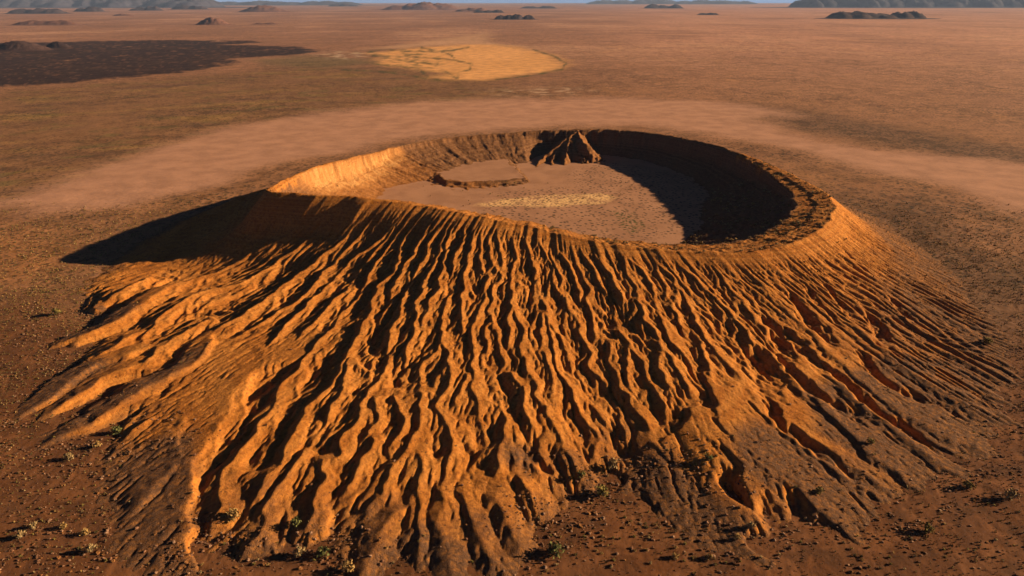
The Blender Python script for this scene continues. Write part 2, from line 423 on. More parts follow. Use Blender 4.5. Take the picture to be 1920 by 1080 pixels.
#                bench width, cliff height, talus slope
_ib = np.array([4, 6, 10, 20, 30, 44, 62, 66, 60, 40, 24, 12, 10, 10, 6, 4, 4, 3, 3.0])
_ic = np.array([32, 26, 14, 10, 8, 7, 6, 5, 8, 20, 30, 32, 32, 30, 6, 7, 9, 26, 34.0])
_is = np.array([.5, .55, .6, .6, .5, .40, .38, .38, .38, .38, .42, .48, .5, .55, .34, .28, .25, .33, .5])
def wall_par(th): return per(th, _it, _ib), per(th, _it, _ic), per(th, _it, _is)
TERR = [at(*p, 30) for p in [(806, 318), (832, 300), (862, 291), (915, 289), (950, 298), (972, 318), (984, 334), (950, 337), (905, 340), (868, 341), (835, 336)]]
SPUR = [  # crest lines of the buttress: photo pixel + height
    [(1083, 243, 79), (1068, 256, 68), (1064, 272, 55), (1060, 292, 38), (1056, 316, 17)],
    [(1076, 246, 77), (1052, 262, 58), (1040, 285, 40), (1030, 318, 17)],
    [(1066, 256, 68), (1024, 290, 36), (1008, 306, 26), (995, 326, 16)],
    [(1083, 243, 79), (1090, 262, 66), (1102, 272, 60), (1101, 288, 40)],
    [(1070, 262, 64), (1080, 285, 42), (1100, 312, 18)]]
SPUR = [[(*at(a, b, z), z) for a, b, z in l] for l in SPUR]

def inside_z(x, y, th, q):
    b, c, t = wall_par(th)
    zr = rim_z(th)
    jag = 2.6*noise(th*22, q*0.0, 71)+1.6*noise(x/14, y/14, 72)+1.2*noise(x/6, y/6, 84)
    qq = q+jag*smooth(0, 6, q)
    led = 1.6*smooth(b*0.45, b*0.55+1, qq)
    gl = ridged(th*15+0.5*noise(x/40, y/40, 78), q/75, 3, 73)
    z = zr-led-0.10*np.minimum(qq, b)-c*smooth(b, b+5.5, qq)*(0.82+0.18*smooth(b+5, b+12, qq))-t*np.clip(qq-b-3, 0, None)*(1-0.0012*np.clip(qq-b, 0, 120))
    z = z-gl*3.0*smooth(b+6, b+45, qq)*(0.5+0.9*np.clip(0.5+noise(x/70, y/70, 92), 0, 1))+1.2*fbm(x/14, y/14, 3, 74)*smooth(b, b+10, qq)
    fl = FLOOR+0.5*fbm(x/60, y/60, 2, 75)
    sd_ = poly_sdf(x+9*noise(x/32, y/32, 76)+3*noise(x/10, y/10, 90), y+9*noise(x/32, y/32, 77)+3*noise(x/10, y/10, 91), TERR)
    terr = np.where(sd_ < 0, 30+0.4*fbm(x/40, y/40, 2, 79), 30-np.clip(sd_, 0, 200)*(0.34+0.5*smooth(-40, 30, x+0.3*(y-1650))+0.2*noise(x/15, y/15, 85)))
    terr = terr+1.3*np.exp(-((sd_+2)/4.0)**2)*noise(x/14, y/14, 80)
    kk = 3.0
    P_ = 6.5; led_ = smooth(14, 26, c)*(1-smooth(b+14, b+26, q))
    z = z+led_*0.85*np.sin(2*math.pi*(z+1.5*noise(x/30, y/30, 89))/P_)*P_/(2*math.pi)
    lz = smooth(0.02, 0.10, fbm(x/48, y/34, 3, 86))+0.6*smooth(0.0, 0.06, fbm(x/24, y/17, 2, 87))
    z = z-1.0*lz*smooth(deg(-28), deg(-52), np.where(th > 2.9, th-2*math.pi, th))*smooth(1, 7, q)*(1-smooth(b*0.9, b*1.1+6, q))+0.8*fbm(x/6, y/6, 2, 88)*smooth(1, 6, q)
    z = np.maximum(z, fl)
    z = np.maximum(z, terr)
    spz = np.full(x.shape, -99.0)
    wx, wy = x+5*noise(x/16, y/16, 81), y+5*noise(x/16, y/16, 82)
    for l in SPUR:
        for i in range(len(l)-1):
            ax, ay, az = l[i]; bx, by, bz = l[i+1]
            ex, ey = bx-ax, by-ay
            tt = np.clip(((wx-ax)*ex+(wy-ay)*ey)/(ex*ex+ey*ey), 0, 1)
            d = np.hypot(wx-ax-tt*ex, wy-ay-tt*ey)
            spz = np.maximum(spz, az+(bz-az)*tt-d*(1.0+0.3*noise(x/8, y/8, 83)))
    z = np.maximum(z, spz)
    isfloor = (z <= fl+0.02)
    isterr = (~isfloor) & (sd_ < -2) & (np.abs(z-terr) < 0.02)
    rock = (spz >= z-0.01)
    return z, isfloor, isterr, rock

def ground_relief(x, y):
    d = np.hypot(x, y)
    near = 1-smooth(1500, 2000, d)
    return near*(0.9*fbm(x/55, y/55, 3, 91)+0.35*fbm(x/7, y/7, 3, 92)-0.5*smooth(0.4, 0.85, ridged(x/95+0.5*fbm(x/40, y/40, 2, 126), y/60, 3, 125))) - 0.5

# ------------------------------------------------------------------ near terrain grid: finer close to the viewer
rows = [325.0]
while rows[-1] < 2060:
    yv = rows[-1]
    rows.append(yv+np.interp(yv, [325, 700, 1000, 1500, 2060], [1.05, 1.35, 1.9, 2.6, 4.0]))
rows = np.array(rows)
NC = 1180
uc = np.linspace(-1, 1, NC)
halfw = 0.7536*(rows*CP+CAM_H*SP)+35
VX = uc[None, :]*halfw[:, None]
VY = np.repeat(rows[:, None], NC, 1)
th = np.arctan2(VY-CY, VX-CX); r = np.hypot(VX-CX, VY-CY)
s = r-rim_r(th)
GZ = ground_relief(VX, VY)
inn = s < 0
ZV = np.full(VX.shape, -50.0); crust = np.zeros(VX.shape); dep = np.zeros(VX.shape)
thf = np.where(th > TH1, th-2*math.pi, th)
fl = (~inn) & (s < SMAX-2) & (thf >= TH0) & (thf <= TH1)
ZV[fl] = sample_flank(Z, th[fl], s[fl])
dep[fl] = sample_flank(DEPTH, th[fl], s[fl])
fb = (~inn) & (s < SMAX-2) & ~((thf >= TH0) & (thf <= TH1))
sf_b = s[fb]
ZV[fb] = base_flank(th[fb], sf_b)-1.8*(1+ridged(th[fb]*70, sf_b/120, 2, 95))*smooth(5, 40, sf_b)
# blend at the ends of the gullied sector
for a in (TH0, TH1):
    w = 1-np.clip(np.abs(thf-a)/deg(6), 0, 1)
    m = fl & (w > 0)
    alt = base_flank(th[m], s[m])-1.8*(1+ridged(th[m]*70, s[m]/120, 2, 95))*smooth(5, 40, s[m])
    ZV[m] = ZV[m]*(1-w[m])+alt*w[m]
zi, isfl, iste, isrock = inside_z(VX[inn], VY[inn], th[inn], -s[inn])
ZV[inn] = zi
FLO = np.zeros(VX.shape, bool); FLO[inn] = isfl
TER = np.zeros(VX.shape, bool); TER[inn] = iste
RCK = np.zeros(VX.shape, bool); RCK[inn] = isrock
# outside: the cone sinks into the plain
ISG = (~inn) & (ZV < GZ+0.15)
ZV = np.where(ISG, GZ, ZV)
print('near grid', VX.shape)

def make_mesh(name, verts, faces, mat=None, attrs=None, smooth_=True, parent=None):
    me = bpy.data.meshes.new(name)
    nv, nf = len(verts), len(faces)
    me.vertices.add(nv)
    me.vertices.foreach_set('co', np.asarray(verts, np.float32).ravel())
    faces = np.asarray(faces, np.int32)
    k = faces.shape[1]
    me.loops.add(nf*k); me.polygons.add(nf)
    me.loops.foreach_set('vertex_index', faces.ravel())
    me.polygons.foreach_set('loop_start', np.arange(nf, dtype=np.int32)*k)
    me.polygons.foreach_set('loop_total', np.full(nf, k, np.int32))
    me.polygons.foreach_set('use_smooth', np.full(nf, smooth_, bool))
    me.update(calc_edges=True)
    for an, av in (attrs or {}).items():
        if av.ndim == 2:
            a = me.attributes.new(an, 'FLOAT_COLOR', 'POINT')
            a.data.foreach_set('color', np.asarray(np.c_[av, np.ones(nv)], np.float32).ravel())
        else:
            a = me.attributes.new(an, 'FLOAT', 'POINT')
            a.data.foreach_set('value', np.asarray(av, np.float32))
    if mat: me.materials.append(mat)
    ob = bpy.data.objects.new(name, me)
    COL.objects.link(ob)
    if parent: ob.parent = parent
    return ob

def tag(o, label=None, cat=None, group=None, kind=None):
    if label: o['label'] = label
    if cat: o['category'] = cat
    if group: o['group'] = group
    if kind: o['kind'] = kind
    return o

# ------------------------------------------------------------------ material helpers
class NT_:
    def __init__(self, name):
        self.m = bpy.data.materials.new(name); self.m.use_nodes = True
        self.t = self.m.node_tree; self.n = self.t.nodes; self.l = self.t.links
        self.b = self.n['Principled BSDF']
        self.b.inputs['Roughness'].default_value = 0.95
        self.b.inputs['Specular IOR Level'].default_value = 0.08
    def node(self, t, **kw):
        n = self.n.new(t)
        for k, v in kw.items(): setattr(n, k, v)
        return n
    def set(self, n, **kw):
        return n
    def pos(self):
        return self.node('ShaderNodeNewGeometry').outputs['Position']
    def mapping(self, src, scale):
        n = self.node('ShaderNodeMapping'); self.l.new(src, n.inputs[0]); n.inputs['Scale'].default_value = scale
        return n.outputs[0]
    def noise(self, vec, scale, detail=3, rough=0.55):
        n = self.node('ShaderNodeTexNoise'); self.l.new(vec, n.inputs['Vector'])
        n.inputs['Scale'].default_value = scale; n.inputs['Detail'].default_value = detail; n.inputs['Roughness'].default_value = rough
        return n.outputs[0]
    def voro(self, vec, scale, rand=1.0):
        n = self.node('ShaderNodeTexVoronoi'); self.l.new(vec, n.inputs['Vector'])
        n.inputs['Scale'].default_value = scale; n.inputs['Randomness'].default_value = rand
        return n.outputs['Distance']
    def attr(self, name, col=False):
        n = self.node('ShaderNodeAttribute'); n.attribute_name = name
        return n.outputs['Color' if col else 'Fac']
    def math(self, op, a, b=None, clamp=False):
        n = self.node('ShaderNodeMath', operation=op); n.use_clamp = clamp
        for i, v in enumerate((a, b)):
            if v is None: continue
            if isinstance(v, (int, float)): n.inputs[i].default_value = v
            else: self.l.new(v, n.inputs[i])
        return n.outputs[0]
    def ramp(self, v, a, b, lo=0.0, hi=1.0):
        n = self.node('ShaderNodeMapRange'); n.interpolation_type = 'SMOOTHSTEP'
        self.l.new(v, n.inputs['Value'])
        n.inputs['From Min'].default_value = a; n.inputs['From Max'].default_value = b
        n.inputs['To Min'].default_value = lo; n.inputs['To Max'].default_value = hi
        return n.outputs[0]
    def mix(self, f, a, b, mode='MIX'):
        n = self.node('ShaderNodeMix', data_type='RGBA', blend_type=mode)
        for i, v in ((0, f), (6, a), (7, b)):
            if isinstance(v, (int, float)): n.inputs[i].default_value = v
            elif isinstance(v, tuple): n.inputs[i].default_value = (*v, 1)
            else: self.l.new(v, n.inputs[i])
        return n.outputs[2]
    def bump(self, h, dist, strength=1.0, normal=None):
        n = self.node('ShaderNodeBump'); self.l.new(h, n.inputs['Height'])
        n.inputs['Distance'].default_value = dist; n.inputs['Strength'].default_value = strength
        if normal: self.l.new(normal, n.inputs['Normal'])
        return n.outputs[0]
    def out(self, col, normal=None):
        if isinstance(col, tuple): self.b.inputs['Base Color'].default_value = (*col, 1)
        else: self.l.new(col, self.b.inputs['Base Color'])
        if normal: self.l.new(normal, self.b.inputs['Normal'])
        return self.m

# --- tuff of the cone: orange ash beds, dark gravel crust where the old surface survives
M = NT_('tuff')
p = M.pos()
n1 = M.noise(p, 0.02, 4); n2 = M.noise(p, 0.25, 4); n3 = M.noise(p, 1.2, 3, 0.65)
tuff = M.mix(M.ramp(n1, 0.3, 0.7), (0.39, 0.140, 0.024), (0.50, 0.195, 0.037))
tuff = M.mix(M.ramp(n2, 0.35, 0.75), tuff, (0.255, 0.086, 0.017))
sep = M.node('ShaderNodeSeparateXYZ'); M.l.new(p, sep.inputs[0])
hz = M.math('ADD', M.math('MULTIPLY', sep.outputs[2], 1.0), M.math('MULTIPLY', n2, 2.5))
wv_ = M.node('ShaderNodeTexNoise', noise_dimensions='1D'); wv_.inputs['Scale'].default_value = 0.34; wv_.inputs['Detail'].default_value = 4
M.l.new(hz, wv_.inputs['W'])
beds = wv_.outputs[0]
tuff = M.mix(M.ramp(beds, 0.42, 0.62, 0, 0.32), tuff, (0.58, 0.26, 0.066))
cr = M.math('MULTIPLY', M.attr('crust'), M.ramp(n2, 0.25, 0.6, 0.55, 1.0))
crustc = M.mix(M.ramp(n3, 0.3, 0.7), (0.085, 0.043, 0.024), (0.145, 0.076, 0.042))
col = M.mix(cr, tuff, crustc)
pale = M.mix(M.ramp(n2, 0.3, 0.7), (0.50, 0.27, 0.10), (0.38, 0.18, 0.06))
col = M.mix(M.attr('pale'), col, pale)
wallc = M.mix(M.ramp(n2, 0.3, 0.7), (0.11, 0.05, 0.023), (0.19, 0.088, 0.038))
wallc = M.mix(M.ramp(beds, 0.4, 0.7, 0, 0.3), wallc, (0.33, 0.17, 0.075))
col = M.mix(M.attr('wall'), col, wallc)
v1 = M.voro(p, 0.16); v2 = M.voro(p, 0.45)
col = M.mix(M.ramp(v1, 0.10, 0.20, 0.7, 0.0), col, (0.10, 0.045, 0.022))
col = M.mix(M.ramp(v2, 0.12, 0.26, 0.35, 0.0), col, (0.16, 0.07, 0.03))
bm = M.bump(beds, 0.8, 0.5)
bm = M.bump(n3, 0.9, 0.9, bm)
bm = M.bump(n2, 2.2, 0.6, bm)
MAT_TUFF = M.out(col, bm)

# --- plain
G = NT_('desert_ground')
p = G.pos()
base = G.attr('tint', True)
g1 = G.noise(p, 0.015, 4); g2 = G.noise(p, 0.12, 4, 0.6); g3 = G.noise(p, 0.9, 3, 0.65)
c = G.mix(G.ramp(g1, 0.3, 0.7, 0, 0.35), base, (0.10, 0.05, 0.03))
c = G.mix(G.ramp(g2, 0.45, 0.75, 0, 0.5), c, G.mix(1.0, base, (1.25, 1.15, 1.0), 'MULTIPLY'))
dots = G.voro(p, 0.085); dots2 = G.voro(p, 0.21)
shr = G.attr('shrub')
g8 = G.voro(G.mapping(p, (1, 1, 0)), 0.042)
c = G.mix(G.math('MULTIPLY', G.ramp(g8, 0.15, 0.42, 0.85, 0), shr), c, G.mix(1.0, base, (0.32, 0.33, 0.28), 'MULTIPLY'))
g6 = G.voro(G.mapping(p, (1, 1, 0)), 0.017); g7 = G.voro(G.mapping(p, (1, 1, 0)), 0.006)
g4 = G.noise(G.mapping(p, (0.012, 0.012, 0.012)), 1.0, 8, 0.78); g5 = G.noise(G.mapping(p, (0.0035, 0.0022, 0.003)), 1.0, 7, 0.7)
c = G.mix(G.math('MULTIPLY', G.ramp(g4, 0.47, 0.60, 0, 0.7), shr), c, G.mix(1.0, base, (0.42, 0.44, 0.40), 'MULTIPLY'))
c = G.mix(G.math('MULTIPLY', G.ramp(g5, 0.52, 0.66, 0, 0.6), shr), c, G.mix(1.0, base, (0.55, 0.52, 0.55), 'MULTIPLY'))
c = G.mix(G.math('MULTIPLY', G.ramp(g6, 0.12, 0.50, 0.75, 0), shr), c, G.mix(1.0, base, (0.40, 0.38, 0.36), 'MULTIPLY'))
c = G.mix(G.math('MULTIPLY', G.ramp(g7, 0.10, 0.45, 0.5, 0), shr), c, G.mix(1.0, base, (0.5, 0.46, 0.46), 'MULTIPLY'))
c = G.mix(G.math('MULTIPLY', G.ramp(g5, 0.45, 0.30, 0, 0.5), shr), c, G.mix(1.0, base, (1.3, 1.28, 1.0), 'MULTIPLY'))
dk = G.math('MULTIPLY', G.ramp(dots, 0.20, 0.42, 1, 0), shr)
dk2 = G.math('MULTIPLY', G.ramp(dots2, 0.18, 0.40, 0.8, 0), shr)
c = G.mix(G.math('MULTIPLY', G.ramp(g5, 0.50, 0.62, 0, 0.35), shr), c, G.mix(1.0, base, (1.25, 1.25, 1.3), 'MULTIPLY'))
c = G.mix(dk, c, (0.045, 0.032, 0.02)); c = G.mix(dk2, c, (0.055, 0.037, 0.022))
bm = G.bump(g3, 0.35, 0.6); bm = G.bump(g2, 1.0, 0.4, bm)
MAT_GROUND = G.out(c, bm)

# --- crater floor
F = NT_('crater_floor_sand')
p = F.pos()
f1 = F.noise(p, 0.02, 3); f2 = F.noise(p, 0.3, 3)
c = F.mix(F.ramp(f1, 0.35, 0.65), (0.40, 0.21, 0.125), (0.33, 0.17, 0.10))
c = F.mix(F.attr('streak'), c, (0.78, 0.49, 0.22))
dd = F.voro(p, 0.11)
c = F.mix(F.math('MULTIPLY', F.ramp(dd, 0.2, 0.42, 0.9, 0), F.attr('shrub')), c, (0.07, 0.045, 0.03))
c = F.mix(F.attr('green'), c, (0.10, 0.085, 0.03))
MAT_FLOOR = F.out(c, F.bump(f2, 0.8, 0.5))

# ------------------------------------------------------------------ ground colouring map (bearing / log distance)
def lp(x, y):
    d = np.hypot(x, y)
    return np.arctan2(x, y), np.log(np.maximum(d, 10)/400.0)
def lp_poly(pts): 
    o = []
    for a, b in pts:
        x, y = at(a, b, 0); o.append((math.atan2(x, y), math.log(math.hypot(x, y)/400.0)))
    return o
def region(x, y, pts, soft=0.03, wob=0.03, seed=0, f=9.0):
    a, l = lp(x, y)
    a2 = a+wob*fbm(a*f, l*f, 4, 200+seed); l2 = l+wob*fbm(a*f+40, l*f, 4, 230+seed)
    return 1-smooth(-soft, soft, poly_sdf(a2, l2, lp_poly(pts)))
LAVA = [(-60, 82), (60, 80), (180, 77), (330, 75), (470, 76), (485, 80), (420, 84), (560, 88), (604, 97), (540, 103), (430, 109), (432, 122), (330, 137), (180, 150), (60, 160), (-60, 165)]
PLAYA = [(690, 100), (760, 92), (860, 84), (930, 83), (990, 92), (1040, 106), (1062, 120), (1050, 130), (990, 140), (900, 150), (840, 150), (800, 146), (830, 138), (760, 128), (700, 118), (720, 108)]
SAND = [(-40, 390), (100, 345), (250, 285), (420, 240), (600, 210), (800, 190), (1000, 184), (1200, 183), (1400, 195), (1500, 215), (1420, 225), (1480, 250), (1650, 280), (1980, 310), (1980, 400),
        (1900, 400), (1780, 350), (1620, 320), (1400, 262), (1200, 236), (1060, 236), (900, 246), (760, 262), (640, 285), (500, 310), (420, 345), (250, 385), (100, 400)]
DARKR = [(1380, 195), (1500, 205), (1700, 240), (1980, 290), (1980, 315), (1760, 290), (1560, 255), (1330, 215)]
SHRUBL = [(-60, 175), (300, 150), (600, 120), (900, 150), (1000, 185), (800, 205), (560, 235), (300, 300), (60, 380), (-60, 400)]
SALT1 = [(590, 97), (680, 95), (720, 100), (660, 112), (600, 112)]
SALT2 = [(910, 168), (1000, 163), (1110, 165), (1050, 180), (940, 178)]
GREEN1 = [(470, 112), (560, 104), (640, 108), (720, 116), (640, 128), (520, 125)]
ROADW = [(680, 92), (780, 80), (880, 66), (905, 60), (918, 66), (912, 80), (1000, 88), (860, 82), (760, 91)]
LEFTO = [(-60, 430), (60, 430), (150, 470), (130, 500), (60, 530), (-60, 540)]
FORE = [(-200, 640), (80, 560), (150, 600), (700, 900), (1300, 800), (2100, 620), (2300, 1300), (1500, 1400), (960, 1700), (400, 1400), (-300, 1300)]  # foreground gravel whose tint also carries the vignette towards the frame bottom
RIGHTF = [(1500, 380), (1620, 360), (1750, 400), (1880, 480), (2100, 560), (2100, 900), (1500, 700)]
CHAN = [[(690, 98), (720, 92), (780, 97), (845, 95), (880, 88)], [(700, 104), (780, 107), (850, 112), (885, 120), (882, 130), (860, 135), (857, 148)], [(720, 108), (780, 117), (820, 120)],
        [(790, 133), (805, 147), (830, 151)], [(835, 134), (860, 148)], [(790, 89), (840, 100), (852, 108)], [(640, 131), (700, 133), (760, 140), (800, 147)], [(700, 120), (760, 126), (810, 128)],
        [(1000, 93), (1040, 106), (1062, 119), (1054, 130), (1000, 141), (930, 149)]]
def tint(x, y):
    d = np.hypot(x, y)
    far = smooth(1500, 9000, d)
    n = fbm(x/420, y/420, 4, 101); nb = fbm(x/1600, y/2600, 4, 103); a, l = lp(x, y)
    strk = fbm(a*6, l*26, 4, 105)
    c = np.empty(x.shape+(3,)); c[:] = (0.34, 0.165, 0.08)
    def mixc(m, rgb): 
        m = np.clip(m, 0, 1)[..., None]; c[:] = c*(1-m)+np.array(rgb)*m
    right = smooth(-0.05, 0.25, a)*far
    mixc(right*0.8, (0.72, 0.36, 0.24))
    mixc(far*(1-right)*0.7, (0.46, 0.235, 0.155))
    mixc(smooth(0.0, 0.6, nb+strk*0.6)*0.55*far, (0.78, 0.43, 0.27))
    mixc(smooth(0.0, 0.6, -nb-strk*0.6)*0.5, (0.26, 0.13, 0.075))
    sh = np.clip(0.75+0.6*n, 0.2, 1.0)
    m = region(x, y, SHRUBL, 0.05, 0.05, 1); mixc(m*0.7, (0.27, 0.14, 0.065)); 
    st = region(x, y, SHRUBL, 0.05, 0.05, 1)*smooth(0.0, 0.5, strk); mixc(st*0.6, (0.13, 0.075, 0.05))
    st = region(x, y, SHRUBL, 0.05, 0.05, 1)*smooth(0.1, 0.5, -strk+0.4*n); mixc(st*0.6, (0.38, 0.23, 0.075)); mixc(m*smooth(0.12, 0.4, fbm(a*16, l*34, 4, 108))*0.6, (0.17, 0.135, 0.045))
    m = region(x, y, DARKR, 0.04, 0.04, 2); mixc(m*0.6, (0.13, 0.075, 0.045)); sh = np.maximum(sh, m)
    m = region(x, y, SAND, 0.035, 0.03, 3); mixc(m*0.9, (0.50, 0.27, 0.18)); sh = sh*(1-0.93*m)
    m = region(x, y, LEFTO, 0.05, 0.04, 4); mixc(m*0.6, (0.42, 0.18, 0.065))
    m = region(x, y, RIGHTF, 0.07, 0.05, 5); mixc(m*0.7, (0.15, 0.08, 0.045))
    m = region(x, y, FORE, 0.10, 0.06, 6); mixc(m*0.95, (0.125, 0.048, 0.018)); sh = sh*(1-0.5*m)  # reddish gravel, with vignette darkening put into the ground colour
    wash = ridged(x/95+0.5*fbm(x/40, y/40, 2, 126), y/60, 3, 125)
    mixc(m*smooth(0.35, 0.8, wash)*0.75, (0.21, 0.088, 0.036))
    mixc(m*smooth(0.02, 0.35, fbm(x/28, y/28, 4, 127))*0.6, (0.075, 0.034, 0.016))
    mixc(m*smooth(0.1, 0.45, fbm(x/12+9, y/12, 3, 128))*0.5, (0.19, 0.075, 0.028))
    sdl = poly_sdf(a+0.03*fbm(a*26, l*26, 4, 207), l+0.02*fbm(a*26+40, l*26, 4, 237), lp_poly(LAVA))
    m = smooth(-0.010, 0.010, -sdl+0.020*fbm(a*45, l*120, 5, 240))*(1-0.75*smooth(0.20, 0.40, fbm(a*17, l*75, 6, 241, 0.62)-0.25*smooth(-0.2, 0.3, fbm(a*6, l*9, 2, 243))))*(1-0.3*smooth(0.15, 0.4, fbm(a*80, l*200, 4, 242))); mixc(m*0.98, (0.022, 0.010, 0.013))
    lm = m*smooth(0.02, 0.30, 0.7*fbm(a*22, l*80, 5, 109)+0.5*fbm(a*8, l*14, 3, 110)); mixc(lm*0.25, (0.17, 0.09, 0.055)); sh = np.maximum(sh*(1-m), 0.9*m)
    m = region(x, y, ROADW, 0.02, 0.015, 8, 14); mixc(m*0.6, (0.62, 0.37, 0.21)); sh = sh*(1-0.7*m)
    m = region(x, y, SALT1, 0.02, 0.02, 9, 25)*smooth(-0.1, 0.25, fbm(a*40, l*90, 3, 111)); mixc(m*0.8, (0.55, 0.40, 0.28)); sh = sh*(1-m)
    m = region(x, y, SALT2, 0.03, 0.03, 10, 25)*smooth(-0.1, 0.3, fbm(a*40, l*90, 3, 112)); mixc(m*0.8, (0.58, 0.40, 0.27)); sh = sh*(1-m)
    m = region(x, y, GREEN1, 0.03, 0.03, 11, 18); mixc(m*0.6, (0.15, 0.13, 0.055))
    m = region(x, y, PLAYA, 0.02, 0.02, 12, 18); mixc(m*0.97, (0.82, 0.42, 0.16)); mixc(m*np.clip(0.5+1.2*fbm(x/500, y/900, 3, 120), 0, 1)*0.5, (0.62, 0.31, 0.10)); sh = sh*(1-m)
    ring = region(x, y, PLAYA, 0.02, 0.015, 12, 18)*(1-m)
    vd = np.maximum(y*CP+CAM_H*SP, 1.0)
    mx, my = 960+FPX*x/vd, 540-FPX*(y*SP-CAM_H*CP)/vd
    mx = mx+2.0*noise(mx/9, my/3, 117); my = my+1.2*noise(mx/11, my/4, 118)
    lmask = np.zeros(x.shape)
    sel = (mx > 640) & (mx < 1090) & (my > 70) & (my < 170)
    for ln in CHAN:
        for (ax, ay), (bx, by) in zip(ln[:-1], ln[1:]):
            ex, ey = bx-ax, by-ay
            t_ = np.clip(((mx[sel]-ax)*ex+(my[sel]-ay)*ey)/(ex*ex+ey*ey), 0, 1)
            dl = np.hypot(mx[sel]-ax-t_*ex, (my[sel]-ay-t_*ey)*1.3)
            lmask[sel] = np.maximum(lmask[sel], 1-smooth(1.0, 3.0, dl))
    grn = sel*smooth(900, 760, mx)*smooth(0.15, 0.5, fbm(mx/22, my/5, 3, 119)+0.15)
    mixc(np.clip(np.maximum(lmask*0.9*np.clip(0.75+noise(mx/14, my/6, 121), 0.3, 1), grn*0.8*(my > 80)*(my < 155)*region(x, y, PLAYA, 0.05, 0.03, 12, 18)), 0, 1), (0.11, 0.10, 0.035))
    ch = 0*m*smooth(0.85, 0.97, ridged(a*14+0.4*fbm(a*9, l*9, 2, 115), l*22, 2, 113))*smooth(0.02, -0.03, a+0.02)
    mixc(np.clip(ch*0.8+ring*0.7*smooth(-0.2, 0.3, fbm(a*60, l*60, 2, 116)), 0, 1), (0.10, 0.09, 0.04))
    sh = sh*smooth(850, 1350, d)
    return c, sh

# ------------------------------------------------------------------ split the near grid into cone, crater floor and plain
nr = len(rows)
ii = np.arange(nr*NC).reshape(nr, NC)
quads = np.stack([ii[:-1, :-1], ii[:-1, 1:], ii[1:, 1:], ii[1:, :-1]], -1).reshape(-1, 4)
def sub(mask_v, name, mat, attrs, mode):
    mv = mask_v.ravel()
    q = mv[quads]
    keep = q.all(1) if mode == 'all' else q.any(1)
    return keep
P = np.stack([VX, VY, ZV], -1).reshape(-1, 3)
kG = ISG.ravel()[quads].all(1)
kF = FLO.ravel()[quads].all(1)
kT = TER.ravel()[quads].all(1)
kC = ~(kG | kF | kT)
def build(name, keep, mat, attrs, extra=None):
    q = quads[keep]
    used = np.unique(q); remap = np.full(len(P), -1, np.int64); remap[used] = np.arange(len(used))
    v = P[used]; f = remap[q]
    at_ = {k: (a.reshape(len(P), -1)[used] if a.ndim == 3 else a.ravel()[used]) for k, a in attrs.items()}
    if extra is not None:
        ev, ef, ea = extra
        f = np.concatenate([f, ef+len(v)]); v = np.concatenate([v, ev])
        for k in at_: at_[k] = np.concatenate([at_[k], ea[k]])
    return make_mesh(name, v, f, mat, at_)

# masks of the cone
px_x = VX; 
CRUST_P = [
    [(365, 800), (372, 860), (350, 990), (330, 1080), (140, 1080), (110, 940), (180, 870), (280, 820)],
    [(385, 640), (385, 665), (345, 690), (240, 750), (60, 850), (60, 800), (230, 720), (340, 655)],
    [(268, 560), (262, 575), (140, 640), (90, 640), (90, 600), (190, 560)],
    [(230, 670), (130, 730), (60, 780), (-60, 780), (-20, 710), (150, 670)],
    [(690, 1010), (800, 970), (900, 1010), (960, 1040), (1010, 1070), (1010, 1120), (650, 1120)],
    [(940, 820), (1000, 825), (1012, 850), (990, 890), (940, 860)],
    [(1200, 845), (1250, 835), (1320, 900), (1400, 960), (1480, 1100), (1270, 1100), (1180, 900)],
    [(1370, 800), (1410, 780), (1480, 800), (1640, 880), (1760, 960), (1560, 1000), (1440, 920), (1370, 860)],
    [(1500, 720), (1560, 700), (1660, 650), (1760, 660), (1830, 600), (1960, 640), (2000, 960), (1700, 920), (1520, 800)],
    [(1580, 380), (1640, 400), (1760, 480), (1860, 560), (1960, 640), (1860, 640), (1780, 560), (1680, 480)]]
wxv, wyv = VX+9*fbm(VX/40, VY/40, 3, 121), VY+9*fbm(VX/40, VY/40, 3, 122)
crust = np.zeros(VX.shape)
flm = ~inn
for pl in CRUST_P:
    pw = [on_base(*q) for q in pl]
    crust[flm] = np.maximum(crust[flm], 1-smooth(-14, 10, poly_sdf(wxv[flm], wyv[flm], pw)))
gy_, gx_ = np.gradient(ZV)
dxv = np.gradient(VX, axis=1); dyv = np.gradient(VY, axis=0)
slp = np.hypot(gx_/dxv, gy_/dyv)
for _ in range(3):
    slp = (slp+np.roll(slp, 2, 0)+np.roll(slp, -2, 0)+np.roll(slp, 2, 1)+np.roll(slp, -2, 1))/5
tt_ = np.clip(s/np.maximum(foot_s(th), 1), 0, 1.3)
auto = smooth(0.70, 0.90, tt_+0.10*fbm(VX/45, VY/45, 3, 123))
rs = smooth(deg(-72), deg(-48), thf)*(thf < TH1)
auto = np.maximum(auto, rs*smooth(0.16, 0.52, tt_+0.14*fbm(VX/45, VY/45, 3, 124)))
crust = np.where(flm, np.maximum(crust, auto), 0)
crust *= 1-smooth(0.46, 0.8, slp)*(1-0.72*rs)
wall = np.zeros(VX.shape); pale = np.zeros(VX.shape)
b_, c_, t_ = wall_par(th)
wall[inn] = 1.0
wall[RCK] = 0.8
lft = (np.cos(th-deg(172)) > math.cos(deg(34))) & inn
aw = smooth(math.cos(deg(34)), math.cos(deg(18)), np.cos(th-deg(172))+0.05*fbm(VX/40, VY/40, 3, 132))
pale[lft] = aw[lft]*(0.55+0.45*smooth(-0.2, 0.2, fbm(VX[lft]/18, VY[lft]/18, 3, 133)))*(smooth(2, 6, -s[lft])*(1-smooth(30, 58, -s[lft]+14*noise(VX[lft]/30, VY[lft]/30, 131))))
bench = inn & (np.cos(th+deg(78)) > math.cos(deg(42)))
wall[lft] = (1-0.4*aw[lft])*(1-pale[lft])
